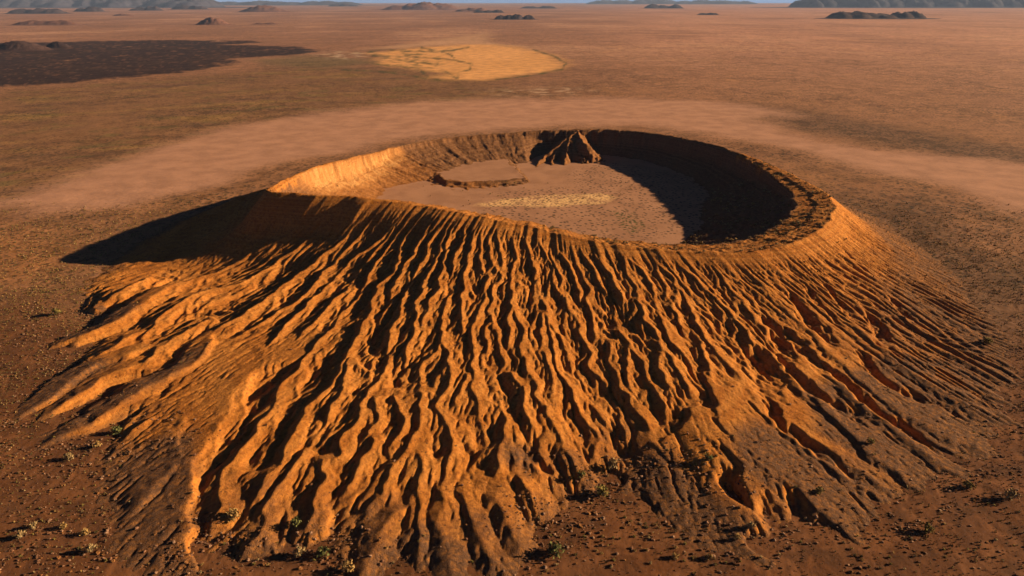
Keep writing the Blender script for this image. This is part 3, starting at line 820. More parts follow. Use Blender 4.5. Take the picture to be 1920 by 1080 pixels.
wall[bench] = 1-0.75*(1-smooth(30, 60, -s[bench]))
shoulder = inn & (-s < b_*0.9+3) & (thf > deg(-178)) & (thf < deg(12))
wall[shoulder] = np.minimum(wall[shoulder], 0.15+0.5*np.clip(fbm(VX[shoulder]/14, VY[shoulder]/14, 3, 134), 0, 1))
ATT = {'crust': crust, 'wall': wall, 'pale': pale}
cone = build('volcanic_cone', kC, MAT_TUFF, ATT)
tag(cone, 'wide orange volcanic cone with deeply gullied flanks around a broad crater', kind='structure')
# floor
streak = np.zeros(VX.shape); green = np.zeros(VX.shape); shf = np.zeros(VX.shape)
STK = [at(*q, FLOOR) for q in [(885, 385), (940, 372), (1040, 365), (1130, 362), (1162, 370), (1130, 382), (1050, 388), (960, 388)]]
GRN = [at(*q, FLOOR) for q in [(1145, 395), (1185, 400), (1210, 425), (1190, 440), (1165, 425)]]
SHF = [at(*q, FLOOR) for q in [(900, 400), (940, 360), (1080, 350), (1060, 325), (1130, 300), (1300, 330), (1420, 420), (1200, 450), (1000, 430)]]
fm = FLO
xx, yy = VX[fm]+8*fbm(VX[fm]/40, VY[fm]/40, 3, 141), VY[fm]+12*fbm(VX[fm]/40, VY[fm]/40, 3, 142)
streak[fm] = (1-smooth(-14, 8, poly_sdf(xx, yy, STK)))*np.clip(0.55+0.9*noise(xx/4, yy/7, 143)+0.5*noise(xx/30, yy/20, 145), 0, 1)
green[fm] = (1-smooth(-10, 12, poly_sdf(xx, yy, GRN)))*smooth(0.0, 0.4, noise(xx/5, yy/7, 144))
shf[fm] = 1-smooth(-20, 20, poly_sdf(xx, yy, SHF))
AF = {'streak': streak, 'green': green, 'shrub': shf}
fo = build('crater_floor', kF, MAT_FLOOR, AF)
tag(fo, 'flat pinkish sandy floor of the crater', kind='structure')
to = build('crater_terrace', kT, MAT_FLOOR, AF)
tag(to, 'small raised sandy terrace inside the far wall of the crater', kind='structure')
# far plain, joined to the near plain
fr = [2052.0]
while fr[-1] < 90000: fr.append(fr[-1]*1.0125)
fr = np.array(fr)
ucol = np.concatenate([[-5, -3, -2, -1.5, -1.25], np.linspace(-1.1, 1.1, 560), [1.25, 1.5, 2, 3, 5]])
FX = np.clip(ucol[None, :]*(0.7536*(fr*CP+CAM_H*SP)+35)[:, None], -89000+ucol[None, :]*10, 89000+ucol[None, :]*10); FY = np.repeat(fr[:, None], len(ucol), 1)
FZ = -0.5+0*FX-2.0*smooth(2200, 2052, FY)
fi = np.arange(FX.size).reshape(FX.shape)
fq = np.stack([fi[:-1, :-1], fi[:-1, 1:], fi[1:, 1:], fi[1:, :-1]], -1).reshape(-1, 4)
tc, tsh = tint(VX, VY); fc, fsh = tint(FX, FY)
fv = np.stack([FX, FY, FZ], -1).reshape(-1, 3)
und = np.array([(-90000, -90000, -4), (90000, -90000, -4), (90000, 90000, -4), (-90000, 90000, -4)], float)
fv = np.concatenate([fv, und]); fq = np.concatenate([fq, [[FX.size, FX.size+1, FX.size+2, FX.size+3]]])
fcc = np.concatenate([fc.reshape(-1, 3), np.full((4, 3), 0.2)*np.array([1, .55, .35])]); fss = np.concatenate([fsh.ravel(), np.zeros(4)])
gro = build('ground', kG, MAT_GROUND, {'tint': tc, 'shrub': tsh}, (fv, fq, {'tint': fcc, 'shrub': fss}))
tag(gro, 'reddish brown desert plain dotted with scrub', kind='structure')
print('terrain done')

# ------------------------------------------------------------------ hills and mountains on the horizon
H = NT_('hill_rock')
p = H.pos()
h1 = H.noise(p, 0.004, 5, 0.6); h2 = H.noise(p, 0.03, 3)
c = H.mix(H.ramp(h1, 0.3, 0.7), H.attr('tint', True), H.mix(1.0, H.attr('tint', True), (0.6, 0.6, 0.65), 'MULTIPLY'))
MAT_HILL = H.out(c, H.bump(h2, 12, 0.6))

def hill(name, label, px, py, pw, ph, rgb, seed, shape=1.0, rough=0.35, nx=90, ny=40, depth=0.6, peaks=1):
    """a rise on the plain: base line at photo row py, pw wide and ph tall in photo pixels"""
    x0, y0 = at(px, py, 0)
    m = (y0*CP+CAM_H*SP)/FPX
    W, Ht, D = pw*m, ph*m*0.9, pw*m*depth
    W, D = W*1.5, D*1.5
    u, v = np.meshgrid(np.linspace(-1, 1, nx), np.linspace(-1, 1, ny))
    foot_ = np.clip(1-u*u-v*v, 0, 1)**2
    u, v = u*1.5, v*1.5
    X = u*W/3; Y = v*D/3
    rr_ = np.sqrt(u*u+v*v)
    env = np.clip(1-rr_**2, 0, 1)**shape
    if peaks > 1:
        q = 0
        rg = np.random.default_rng(seed)
        for k in range(peaks):
            cu = -0.85+1.7*(k+0.5+0.5*(rg.random()-0.5))/peaks; w = (1.1+0.6*rg.random())/peaks; hh = 0.45+0.55*rg.random()
            q = np.maximum(q, hh*np.clip(1-((u-cu)/w)**2-(v/(0.5+0.4*rg.random()))**2*0.9, 0, 1)**0.8)
        env = q*np.clip(1-np.abs(u)**6, 0, 1)
    sc = W*0.11 if peaks == 1 else W/peaks*0.37
    if peaks > 1: rough = 0.72
    rd = ridged((X+7000*seed)/sc, Y/sc, 5, seed)
    Zh = Ht*(env*(1-rough)+rough*env**0.7*np.clip(0.35+0.65*rd, 0, 1)*1.35)+Ht*0.13*foot_-Ht*0.012-1.0
    vv = np.stack([x0+X, y0+D*0.35+Y, Zh], -1).reshape(-1, 3)
    ff = np.arange(nx*ny).reshape(ny, nx)
    q = np.stack([ff[:-1, :-1], ff[:-1, 1:], ff[1:, 1:], ff[1:, :-1]], -1).reshape(-1, 4)
    t = np.repeat(np.array([rgb]), len(vv), 0)*(0.85+0.3*np.random.default_rng(seed).random((len(vv), 1)))
    return tag(make_mesh(name, vv, q, MAT_HILL, {'tint': t}, smooth_=True), label, kind='structure')
RB, DK, BL = (0.20, 0.10, 0.072), (0.055, 0.037, 0.038), (0.06, 0.056, 0.075)
hill('mountain_range', 'hazy pale blue mountain range on the far left horizon', 120, 15, 560, 26, BL, 1, 0.8, 0.5, 260, 60, 0.35, peaks=13)
hill('mountain_range', 'low blue mountain chain on the horizon left of the middle', 470, 10, 420, 8, BL, 2, 0.8, 0.5, 220, 40, 0.3, peaks=11)
hill('mountain_range', 'blue mountain range on the far right horizon', 1760, 15, 520, 24, (0.04, 0.038, 0.052), 3, 0.8, 0.5, 300, 70, 0.35, peaks=14)
hill('mountain_range', 'low blue mountains on the horizon right of the middle', 1270, 8, 380, 8, BL, 4, 0.8, 0.5, 200, 40, 0.3, peaks=8)
HILL_L = ['reddish cone-shaped hill alone beyond the black lava field', 'low red dome just under the left horizon mountains', 'broad flat-topped reddish hill near the horizon left of the middle', 'long reddish hill beyond the lava field at the far left',
          'dark rise at the top left corner below the pale range', 'dark hill in front of the pale range, second from the left corner', 'small dark hill in front of the middle of the pale range', 'dark peak at the right end of the pale range', 'small dark hill tucked against the pale range',
          'cluster of small dark peaks right of the pale track', 'faint low hill on the horizon right of the dark peak cluster', 'small blue-grey hill near the horizon right of the middle', 'tiny low rise on the right plain',
          'dark rugged ridge standing alone on the right plain', 'dark headland at the right end of the horizon mountains', 'small dark cone on the lava field', 'low brown hill at the left edge of the lava field',
          'reddish low hill right of the broad flat-topped hill', 'tiny dark hill left of the broad flat-topped hill', 'tiny dark knoll above the pale track', 'small red mound left of the cone-shaped hill', 'small red mound right of the cone-shaped hill']
for i, (px, py, pw, ph, rgb, sh, pk) in enumerate([
        (392, 47, 70, 13, RB, 1.6, 1), (485, 23, 100, 12, RB, 1.5, 1), (785, 19, 160, 14, RB, 0.8, 3), (65, 48, 130, 12, RB, 1.0, 2),
        (50, 26, 110, 10, DK, 1.0, 3), (160, 22, 60, 9, DK, 1.2, 2), (265, 20, 60, 10, DK, 1.2, 2), (345, 18, 70, 12, DK, 1.2, 2), (225, 12, 60, 8, DK, 1.0, 2),
        (965, 37, 80, 10, DK, 1.0, 4), (1010, 16, 70, 6, DK, 1.0, 2), (1245, 16, 80, 9, DK, 1.0, 3), (1330, 28, 40, 4, DK, 1.0, 2),
        (1672, 36, 200, 15, (0.075, 0.045, 0.038), 0.8, 6), (1900, 14, 120, 16, DK, 1.0, 3), (100, 90, 50, 11, (0.05, 0.03, 0.028), 1.3, 1), (15, 96, 120, 16, (0.07, 0.04, 0.035), 1.2, 1),
        (885, 22, 70, 7, RB, 1.0, 3), (640, 12, 60, 5, DK, 1.0, 3), (915, 24, 60, 6, DK, 1.0, 3), (225, 30, 40, 4, RB, 1.0, 1), (490, 46, 50, 4, RB, 1.0, 2)]):
    hill('hill', HILL_L[i], px, py, pw, ph, rgb, 20+i, sh, 0.35, 70, 30, 0.55, peaks=pk)

# ------------------------------------------------------------------ air
hz_m = bpy.data.materials.new('haze'); hz_m.use_nodes = True
hn = hz_m.node_tree.nodes; hn.remove(hn['Principled BSDF'])
pv = hn.new('ShaderNodeVolumePrincipled')
pv.inputs['Color'].default_value = (0.42, 0.60, 1.0, 1)
pv.inputs['Density'].default_value = HAZE_D
hz_m.node_tree.links.new(pv.outputs[0], hn['Material Output'].inputs['Volume'])
hx, zlo, zhi = 95000.0, -6.0, 900.0
hv = [(a, b, c) for c in (zlo, zhi) for a, b in ((-hx, -hx), (hx, -hx), (hx, hx), (-hx, hx))]
hf = [(3, 2, 1, 0), (4, 5, 6, 7), (0, 1, 5, 4), (1, 2, 6, 5), (2, 3, 7, 6), (3, 0, 4, 7)]
hb = make_mesh('haze', hv, hf, hz_m, smooth_=False)
tag(hb, kind='stuff')

# ------------------------------------------------------------------ scrub and stones
def surf_z(x, y):
    x = np.asarray(x, float); y = np.asarray(y, float)
    j = np.clip(np.searchsorted(rows, y)-1, 0, nr-2); fy = np.clip((y-rows[j])/(rows[j+1]-rows[j]), 0, 1)
    hw = np.interp(y, rows, halfw)
    u = np.clip((x/hw+1)/2*(NC-1), 0, NC-1.001); i = u.astype(int); fx = u-i
    return (ZV[j, i]*(1-fx)+ZV[j, i+1]*fx)*(1-fy)+(ZV[j+1, i]*(1-fx)+ZV[j+1, i+1]*fx)*fy
def cell(arr, x, y):
    j = np.clip(np.searchsorted(rows, y)-1, 0, nr-1)
    i = np.clip(((x/np.interp(y, rows, halfw)+1)/2*(NC-1)).round().astype(int), 0, NC-1)
    return arr[j, i]
def on_surf(px, py):
    dx, dy, dz = ray(px, py)
    zz = np.linspace(115, -3, 1200); t = (zz-CAM_H)/dz
    x, y = dx*t, dy*t
    b = surf_z(x, y); hit = np.nonzero(zz < b)[0]
    k = hit[0] if len(hit) else len(zz)-1
    return float(x[k]), float(y[k]), float(b[k])

B = NT_('shrub_leaves')
pn = B.node('ShaderNodeObjectInfo').outputs['Random']
bl = B.mix(B.noise(B.pos(), 1.5, 2), B.attr('leaf', True), B.mix(1.0, B.attr('leaf', True), (1.5, 1.4, 1.1), 'MULTIPLY'))
MAT_LEAF = B.out(bl)
T = NT_('twig'); MAT_TWIG = T.out(T.mix(T.noise(T.pos(), 3.0, 2), (0.10, 0.065, 0.04), (0.20, 0.14, 0.09)))
R_ = NT_('boulder_stone')
pr = R_.pos(); r1 = R_.noise(pr, 0.8, 3)
MAT_ROCK = R_.out(R_.mix(R_.ramp(r1, 0.3, 0.7), R_.attr('leaf', True), R_.mix(1.0, R_.attr('leaf', True), (0.6, 0.55, 0.5), 'MULTIPLY')), R_.bump(r1, 0.3, 0.6))

def leaf_cloud(rg, n, size, flat=0.75, lobes=4):
    """n leaf sprays filling a bushy crown of radius 1: verts, quads"""
    ctr = [(0.45*math.cos(a)*rg.uniform(0.5, 1), 0.45*math.sin(a)*rg.uniform(0.5, 1), rg.uniform(0.35, 0.75)) for a in np.linspace(0, 6.28, lobes, endpoint=False)]+[(0, 0, 0.8)]
    V, Fq = [], []
    for k in range(n):
        c = ctr[rg.integers(len(ctr))]
        d = rg.normal(size=3); d /= np.linalg.norm(d)
        r0 = 0.55*rg.random()**0.4
        p0 = np.array(c)+d*r0*np.array([1, 1, flat]); p0[2] = max(p0[2], 0.03)
        a = rg.normal(size=3); a /= np.linalg.norm(a); b = np.cross(a, d+0.3*rg.normal(size=3)); b /= np.linalg.norm(b)+1e-6
        h = size*rg.uniform(0.6, 1.3)
        i = len(V)
        V += [p0-a*h-b*h*0.5, p0+a*h-b*h*0.6, p0+a*h*0.8+b*h*0.6, p0-a*h*0.7+b*h*0.5]
        Fq.append((i, i+1, i+2, i+3))
    return np.array(V), np.array(Fq)
def twigs(rg, n):
    V, Fq = [], []
    for k in range(n):
        a = rg.uniform(0, 6.28); tip = np.array([0.5*math.cos(a), 0.5*math.sin(a), rg.uniform(0.5, 0.9)]); 
        w0, w1 = 0.045, 0.012
        i = len(V)
        for q in range(3):
            g = q*2.094; V.append(np.array([w0*math.cos(g), w0*math.sin(g), -0.12]))
        for q in range(3):
            g = q*2.094; V.append(tip+np.array([w1*math.cos(g), w1*math.sin(g), 0]))
        for q in range(3): Fq.append((i+q, i+(q+1) % 3, i+3+(q+1) % 3, i+3+q))
    return np.array(V), np.array(Fq)
def small_stone(rg):
    V = np.array([(a, b, c_) for a in (-1, 1) for b in (-1, 1) for c_ in (-1, 1)], float)*0.62
    V = V*(1+0.35*rg.normal(size=V.shape).clip(-1, 1))*np.array([1.1, 0.9, 0.7])
    return V, np.array([(0, 1, 3, 2), (4, 6, 7, 5), (0, 4, 5, 1), (2, 3, 7, 6), (0, 2, 6, 4), (1, 5, 7, 3)])
def stone(rg):
    """rough angular stone: jittered subdivided box"""
    import itertools
    V = np.array(list(itertools.product((-1, 0, 1), repeat=3)), float)
    keep = [i for i, v in enumerate(V) if np.abs(v).max() == 1]
    idx = {tuple(V[i]): n for n, i in enumerate(keep)}; V = V[keep]
    Fq = []
    for ax in range(3):
        for sg in (-1, 1):
            b, c2 = [k for k in range(3) if k != ax]
            for i in (-1, 0):
                for j in (-1, 0):
                    q = []
                    for di, dj in ((0, 0), (1, 0), (1, 1), (0, 1)):
                        v = [0, 0, 0]; v[ax] = sg; v[b] = i+di; v[c2] = j+dj; q.append(idx[tuple(map(float, v))])
                    flip = (sg > 0) == (ax != 1)
                    Fq.append(q if flip else q[::-1])
    V = V/np.linalg.norm(V, axis=1)[:, None]**0.6
    V = V*(1+0.22*rg.normal(size=V.shape).clip(-1.2, 1.2))*np.array([rg.uniform(0.8, 1.2), rg.uniform(0.7, 1.0), rg.uniform(0.55, 0.8)])
    return V, np.array(Fq)

OLIVE, DRY, DARK, PALE, GREEN = (0.13, 0.105, 0.035), (0.25, 0.165, 0.07), (0.07, 0.055, 0.025), (0.21, 0.155, 0.085), (0.085, 0.09, 0.035)
def crown_mesh(name, rg, rgb, n, size):
    V, Fq = leaf_cloud(rg, n, size)
    cc = np.repeat(np.array([rgb])*(0.75+0.6*rg.random((len(V)//4, 1))), 4, 0)
    ob = make_mesh(name, V, Fq, MAT_LEAF, {'leaf': cc}, smooth_=False)
    return ob
def make_plant(name, rgb, seed, n, size, nt):
    rg = np.random.default_rng(seed)
    root = bpy.data.objects.new(name, None); COL.objects.link(root); root.empty_display_size = 0.5
    c_ = crown_mesh('crown', rg, rgb, n, size); c_.parent = root
    V, Fq = twigs(rg, nt)
    t_ = make_mesh('stem', V, Fq, MAT_TWIG, smooth_=False); t_.parent = root
    return root
def copy_thing(o):
    c_ = o.copy(); COL.objects.link(c_)
    for ch in list(o.children):
        d_ = ch.copy(); COL.objects.link(d_); d_.parent = c_
    return c_
protos = {}
USED = set()
def plant(kind, rgb, x, y, z, size, label, group=None, var=0, n=90, ls=0.17, nt=7, name='desert_shrub', stretch=1.0):
    key = (kind, var)
    if key not in protos: protos[key] = make_plant(name, rgb, 300+len(protos), n, ls, nt)
    src = protos[key]
    o = src if key not in USED else copy_thing(src)
    USED.add(key)
    o.location = (x, y, z-0.02*size); o.scale = (size/2, size/2, size/2*stretch); o.rotation_euler = (0, 0, random.uniform(0, 6.28))
    for k in ('group',):
        if k in o: del o[k]
    tag(o, label, 'shrub', group)
    return o
SPECIAL = [  # photo pixel of the foot, crown width in pixels, kind, label
    (1128, 928, 30, 'olive', 'broad olive bush beside the boulder patch, biggest at the foot of the cone'),
    (1090, 893, 18, 'green', 'green bush at the tip of an orange ridge beside tumbled boulders'),
    (1148, 878, 24, 'pale', 'pale grey bush in the shadowed gap left of the dark rounded fan'),
    (1328, 862, 18, 'green', 'bright green bush beside boulders above the red scrub flat'),
    (1040, 1038, 32, 'green', 'spreading green bush right of the dark gravel toes at the bottom edge'),
    (606, 1042, 26, 'green', 'rounded green bush on the small red flat between the lower ridges'),
    (562, 1042, 24, 'pale', 'pale straggly bush left of the rounded green bush on the small red flat'),
    (556, 985, 22, 'green', 'dark green bush at the foot of a shadowed ridge end'),
    (438, 972, 26, 'dry', 'dry brown bush in the mouth of a boulder-filled gully'),
    (652, 1068, 24, 'dry', 'dry yellowish bush at the bottom edge beside an orange ridge'),
    (172, 1034, 18, 'pale', 'tall pale bush with a long shadow at the edge of the lower left fan'),
    (160, 1002, 14, 'dry', 'small yellow-green bush just above the tall pale bush at the lower left'),
    (120, 990, 13, 'dry', 'small yellow bush at the left margin of the lower left fan'),
    (62, 990, 14, 'pale', 'pale bush alone on the dark gravel left of the lower left fan'),
    (40, 1008, 16, 'pale', 'pale bush with a long shadow near the lower left corner'),
    (220, 812, 18, 'green', 'green bush beside a small orange ridge remnant on the left flat'),
    (184, 838, 15, 'dry', 'yellowish bush on the red flat below the long left ridge'),
    (130, 862, 15, 'pale', 'grey bush on the boulder-strewn flat at the left'),
    (106, 590, 16, 'olive', 'olive bush on the plain left of the upper left ridges'),
    (1738, 996, 20, 'olive', 'round olive bush alone on the red scrub flat at the lower right'),
    (1408, 990, 16, 'pale', 'pale bush on the red flat right of the dark ringed fan'),
    (1382, 1010, 14, 'dry', 'dry bush on the dark fan above its ringed tip'),
    (1330, 1048, 14, 'dry', 'yellow bush on the left side of the dark ringed fan'),
    (1265, 1046, 14, 'dry', 'straw-coloured bush on the dark fan at the bottom edge'),
    (1632, 832, 14, 'olive', 'olive bush beside the long gully on the dark right slope'),
    (1535, 925, 16, 'olive', 'olive bush where the dark right fans meet the red flat'),
    (1895, 935, 20, 'pale', 'grey bush at the right edge of the picture on the dark slope'),
    (1815, 915, 18, 'olive', 'low olive bush with a dark shadow on the lower right slope'),
    (1850, 645, 16, 'olive', 'olive bush on the plain beyond the right foot of the cone'),
]
KINDS = {'olive': OLIVE, 'green': GREEN, 'pale': PALE, 'dry': DRY, 'dark': DARK}
for i, (px, py, w, kd, lab) in enumerate(SPECIAL):
    x, y, z = on_surf(px, py)
    mpp = math.hypot(math.hypot(x, y), CAM_H)/FPX
    plant('big_'+kd, KINDS[kd], x, y, z, w*1.2*mpp, lab, None, i % 2, 170, 0.13, 9, stretch=1.1)

# scattered scrub: density over the plain, then the largest 300 as single plants and the rest in one mesh
rg = np.random.default_rng(11)
N = 260000
qx = rg.uniform(-1, 1, N); qy = 330+(1500-330)*rg.random(N)**0.62
hwq = np.interp(qy, rows, halfw); qx = qx*hwq
keepw = hwq/hwq.max()*np.interp(qy, [330, 700, 1100, 1500], [1, 1, 0.8, 0.5])
isg = cell(ISG, qx, qy); ins = cell(inn, qx, qy)
aa, ll = lp(qx, qy)
dens = np.interp(qy, [330, 650, 1000, 1250, 1480], [1.25, 1.2, 0.62, 0.35, 0.03])*np.clip(0.75+1.3*fbm(qx/60, qy/60, 3, 301), 0.05, 1.6)
dens *= 1-0.92*region(qx, qy, SAND, 0.04, 0.03, 3)
tq = np.arctan2(qy-CY, qx-CX); sq = np.hypot(qx-CX, qy-CY)-rim_r(tq)
foot = np.exp(-np.abs(sq-foot_s(tq)-15)/45.0)
dens *= 1+0.8*foot
dens = np.where(ins, 0.0, dens)
crq = cell(crust, qx, qy)
dens = np.where(isg, dens, np.where(crq > 0.5, 0.10, 0.012))
nearin = ins & (np.cos(tq+deg(45)) > math.cos(deg(50))) & ~cell(FLO, qx, qy)
dens = np.where(nearin, 0.30*np.clip(0.5+1.2*noise(qx/40, qy/40, 302), 0, 1), dens)
back = ins & (np.cos(tq-deg(120)) > math.cos(deg(30))) & ~cell(FLO, qx, qy) & ~cell(TER, qx, qy)
dens = np.where(back, 0.25, dens)
far_rim = (~ins) & (sq < 130) & (qy > 1300)
dens = np.where(far_rim, 0.5, dens)
k = rg.random(N) < dens*keepw
qx, qy, isg_, nin = qx[k], qy[k], isg[k], nearin[k]
qz = surf_z(qx, qy)
sz = 0.75+1.0*rg.random(len(qx))**3.0*2.2
sz *= np.where(nin, 1.5, 1.0)*np.interp(qy, [330, 800, 950, 1500], [1.0, 1.0, 1.25, 1.6])
print('scrub', len(qx))
vis = (np.abs(qx) < (0.7536*(qy*CP+(CAM_H-qz)*SP))*0.99)
dd_ = np.sqrt(qx**2+qy**2+(CAM_H-qz)**2)
fy_ = (qy*SP-(CAM_H-qz)*CP)/(qy*CP+(CAM_H-qz)*SP)
vis &= fy_ > -540/FPX*0.99
app = np.where(vis, sz/dd_, 0)
order = np.argsort(-app)
big, rest = order[:240], order[240:]
MARKS = [(60, 960, 'on the dark gravel at the lower left corner'), (60, 760, 'on the stony flat at the left edge'), (160, 620, 'below the upper left ridges'), (60, 500, 'on the plain left of the cone'),
         (270, 800, 'around the small orange ridge remnant on the left'), (390, 1000, 'in the gully mouth right of the long lit cliff'), (610, 1020, 'on the small red flat between lower ridges'),
         (1000, 980, 'beside the gravel toes at bottom centre'), (1150, 910, 'at the foot of the middle ridges'), (1290, 880, 'above the red flat beside the dark rounded fan'), (1380, 1000, 'on the dark fan right of bottom centre'),
         (1560, 930, 'along the gully between the dark right fans'), (1700, 1010, 'on the red flat at the lower right corner'), (1800, 850, 'on the dark slope at the right edge'), (1860, 640, 'on the plain right of the cone'),
         (1430, 420, 'on the inner crater slope near the right rim'), (1200, 445, 'on the inner bench of the near rim'), (950, 260, 'along the far rim of the crater'), (250, 330, 'on the plain behind the left flank'), (1700, 350, 'on the plain behind the right flank')]
def nearest_mark(x, y, z):
    vd = y*CP+(CAM_H-z)*SP
    mx, my = 960+FPX*x/vd, 540-FPX*(y*SP-(CAM_H-z)*CP)/vd
    return min(range(len(MARKS)), key=lambda q: (MARKS[q][0]-mx)**2+2*(MARKS[q][1]-my)**2)
def mark_labels(idx, xs, ys, zs, sizes, noun, plural):
    out, best = {}, {}
    for i_ in idx:
        m_ = nearest_mark(xs[i_], ys[i_], zs[i_]); out[i_] = m_
        if m_ not in best or sizes[i_] > sizes[best[m_]]: best[m_] = i_
    cnt = {m_: list(out.values()).count(m_) for m_ in best}
    return {i_: ((f'{noun} {MARKS[m_][2]}' if cnt[m_] == 1 else f'largest {noun} {MARKS[m_][2]}', None) if best[m_] == i_ else (f'smaller {noun} {MARKS[m_][2]}', f'{plural} {MARKS[m_][2]}')) for i_, m_ in out.items()}
kk = ['olive', 'dry', 'dark', 'pale', 'olive', 'dry']
LB = mark_labels(big, qx, qy, qz, sz, 'scrubby bush', 'scrubby bushes')
for i in big:
    lab, grp = LB[i]
    kd = kk[int(rg.integers(6))] if not nin[i] else ('pale' if rg.random() < 0.6 else 'dry')
    plant('small_'+kd, KINDS[kd], qx[i], qy[i], qz[i], sz[i]*1.35, lab, grp, int(rg.integers(2)), 70, 0.2, 5, stretch=0.85)
# the rest: one mesh
tv, tf, tcol = [], [], []
temps = [leaf_cloud(np.random.default_rng(500+i), 6, 0.5, 0.6, 3) for i in range(6)]
pal = np.array([OLIVE, DRY, DARK, PALE, DARK, OLIVE])*0.9
off = 0
for ti in range(6):
    sel = rest[rg.integers(0, 6, len(rest)) == ti] if ti < 0 else rest[ti::6]
    V, Fq = temps[ti]
    ang = rg.uniform(0, 6.28, len(sel)); ca, sa = np.cos(ang)[:, None], np.sin(ang)[:, None]
    hs = (sz[sel]/2)[:, None]
    X = qx[sel][:, None]+(V[None, :, 0]*ca-V[None, :, 1]*sa)*hs; Y = qy[sel][:, None]+(V[None, :, 0]*sa+V[None, :, 1]*ca)*hs
    Zz = qz[sel][:, None]+V[None, :, 2]*hs
    tv.append(np.stack([X, Y, Zz], -1).reshape(-1, 3))
    tf.append((Fq[None]+(np.arange(len(sel))*len(V))[:, None, None]+off).reshape(-1, 4)); off += len(sel)*len(V)
    pi_ = rg.integers(0, 6, len(sel)); pi_ = np.where((qy[sel] > 850) & (pi_ > 1) & (pi_ != 3), rg.integers(0, 2, len(sel)), pi_)
    pc = pal[pi_]*(0.7+0.6*rg.random((len(sel), 1)))
    tcol.append(np.repeat(pc, len(V), 0))
scrub = make_mesh('scrub', np.concatenate(tv), np.concatenate(tf), MAT_LEAF, {'leaf': np.concatenate(tcol)}, smooth_=False)
tag(scrub, kind='stuff')

# stones
N = 90000
qx = rg.uniform(-1, 1, N); qy = 330+(900-330)*rg.random(N)**0.7
qx = qx*np.interp(qy, rows, halfw)
isg = cell(ISG, qx, qy); tq = np.arctan2(qy-CY, qx-CX); sq = np.hypot(qx-CX, qy-CY)-rim_r(tq)
fd = sq-foot_s(tq)
clump = smooth(-0.15, 0.35, fbm(qx/38, qy/38, 3, 311))
dens = np.where(isg, (0.03+0.75*clump*np.exp(-np.clip(fd+10, 0, None)/50.0)), np.where(cell(crust, qx, qy) > 0.5, 0.05, 0.006))
k = rg.random(N) < dens*np.interp(qy, [330, 900], [1, 0.6])
qx, qy = qx[k], qy[k]; sz = 0.35+1.15*rg.random(len(qx))**2.5
for (a, b, w, h, n_) in [(1005, 965, 40, 18, 260), (1060, 990, 45, 14, 200), (1150, 925, 35, 22, 280), (1110, 890, 20, 12, 90), (1200, 870, 40, 14, 160), (1290, 880, 60, 18, 300), (1380, 920, 50, 12, 160),
                         (380, 985, 22, 16, 170), (430, 1010, 35, 14, 190), (340, 1050, 30, 25, 220), (640, 1010, 40, 20, 260), (600, 1050, 30, 12, 110), (300, 790, 30, 10, 120), (330, 830, 40, 14, 120),
                         (210, 850, 40, 14, 120), (60, 900, 60, 50, 260), (60, 1040, 60, 30, 260), (1560, 905, 60, 16, 140), (1690, 1000, 90, 30, 200), (1450, 1010, 50, 40, 220), (1330, 960, 40, 40, 160)]:
    n_ = int(n_*0.6)
    gx, gy = a+w*rg.normal(size=n_), b+h*rg.normal(size=n_)
    hx_, hy_ = at(gx, np.minimum(gy, 1085), 1.0)
    qx = np.concatenate([qx, hx_]); qy = np.concatenate([qy, np.maximum(hy_, 332)]); sz = np.concatenate([sz, 0.3+1.1*rg.random(n_)**2.2])
qz = surf_z(qx, qy)
print('stones', len(qx))
vis = (np.abs(qx) < (0.7536*(qy*CP+(CAM_H-qz)*SP))*0.99) & ((qy*SP-(CAM_H-qz)*CP)/(qy*CP+(CAM_H-qz)*SP) > -0.42)
app = np.where(vis, sz/np.sqrt(qx**2+qy**2+(CAM_H-qz)**2), 0)
order = np.argsort(-app); big, rest = order[:200], order[200:]
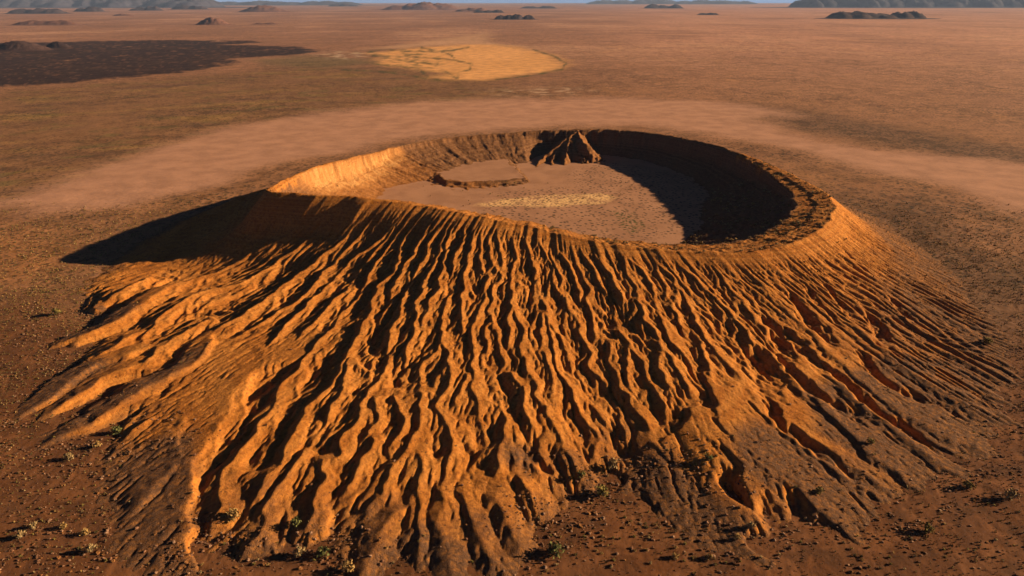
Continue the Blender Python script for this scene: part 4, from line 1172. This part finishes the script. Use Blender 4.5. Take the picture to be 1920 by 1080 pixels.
SCOL = np.array([(0.24, 0.125, 0.075), (0.33, 0.20, 0.13), (0.17, 0.085, 0.045), (0.26, 0.12, 0.045)])
sprot = []
for i in range(6):
    V, Fq = stone(np.random.default_rng(700+i))
    sprot.append(make_mesh('boulder', V, Fq, MAT_ROCK, {'leaf': np.repeat(SCOL[i % 4][None], len(V), 0)}, smooth_=False))
LB = mark_labels(big, qx, qy, qz, sz, 'fallen boulder', 'fallen boulders')
for n_, i in enumerate(big):
    o = sprot[n_] if n_ < 6 else sprot[n_ % 6].copy()
    if n_ >= 6:
        COL.objects.link(o)
        if 'group' in o: del o['group']
    o.location = (qx[i], qy[i], qz[i]+0.25*sz[i]); o.scale = (sz[i],)*3; o.rotation_euler = (random.uniform(-.3, .3), random.uniform(-.3, .3), random.uniform(0, 6.28))
    lab, grp = LB[i]
    tag(o, lab, 'boulder', grp)
tv, tf, tcol, off = [], [], [], 0
for ti in range(6):
    V, Fq = small_stone(np.random.default_rng(720+ti)); sel = rest[ti::6]
    ang = rg.uniform(0, 6.28, len(sel)); ca, sa = np.cos(ang)[:, None], np.sin(ang)[:, None]; hs = sz[sel][:, None]
    X = qx[sel][:, None]+(V[None, :, 0]*ca-V[None, :, 1]*sa)*hs; Y = qy[sel][:, None]+(V[None, :, 0]*sa+V[None, :, 1]*ca)*hs
    tv.append(np.stack([X, Y, qz[sel][:, None]+(V[None, :, 2]+0.25)*hs], -1).reshape(-1, 3))
    tf.append((Fq[None]+(np.arange(len(sel))*len(V))[:, None, None]+off).reshape(-1, 4)); off += len(sel)*len(V)
    tcol.append(np.repeat(SCOL[rg.integers(0, 4, len(sel))]*(0.7+0.5*rg.random((len(sel), 1))), len(V), 0))
rub = make_mesh('rubble', np.concatenate(tv), np.concatenate(tf), MAT_ROCK, {'leaf': np.concatenate(tcol)}, smooth_=False)
tag(rub, kind='stuff')
print('tris', len(scrub.data.polygons), len(rub.data.polygons), int(kC.sum()), int(kG.sum()), sum(len(o.data.polygons)*2 for o in {o.data.name: o for o in SC.objects if o.type == 'MESH'}.values()))
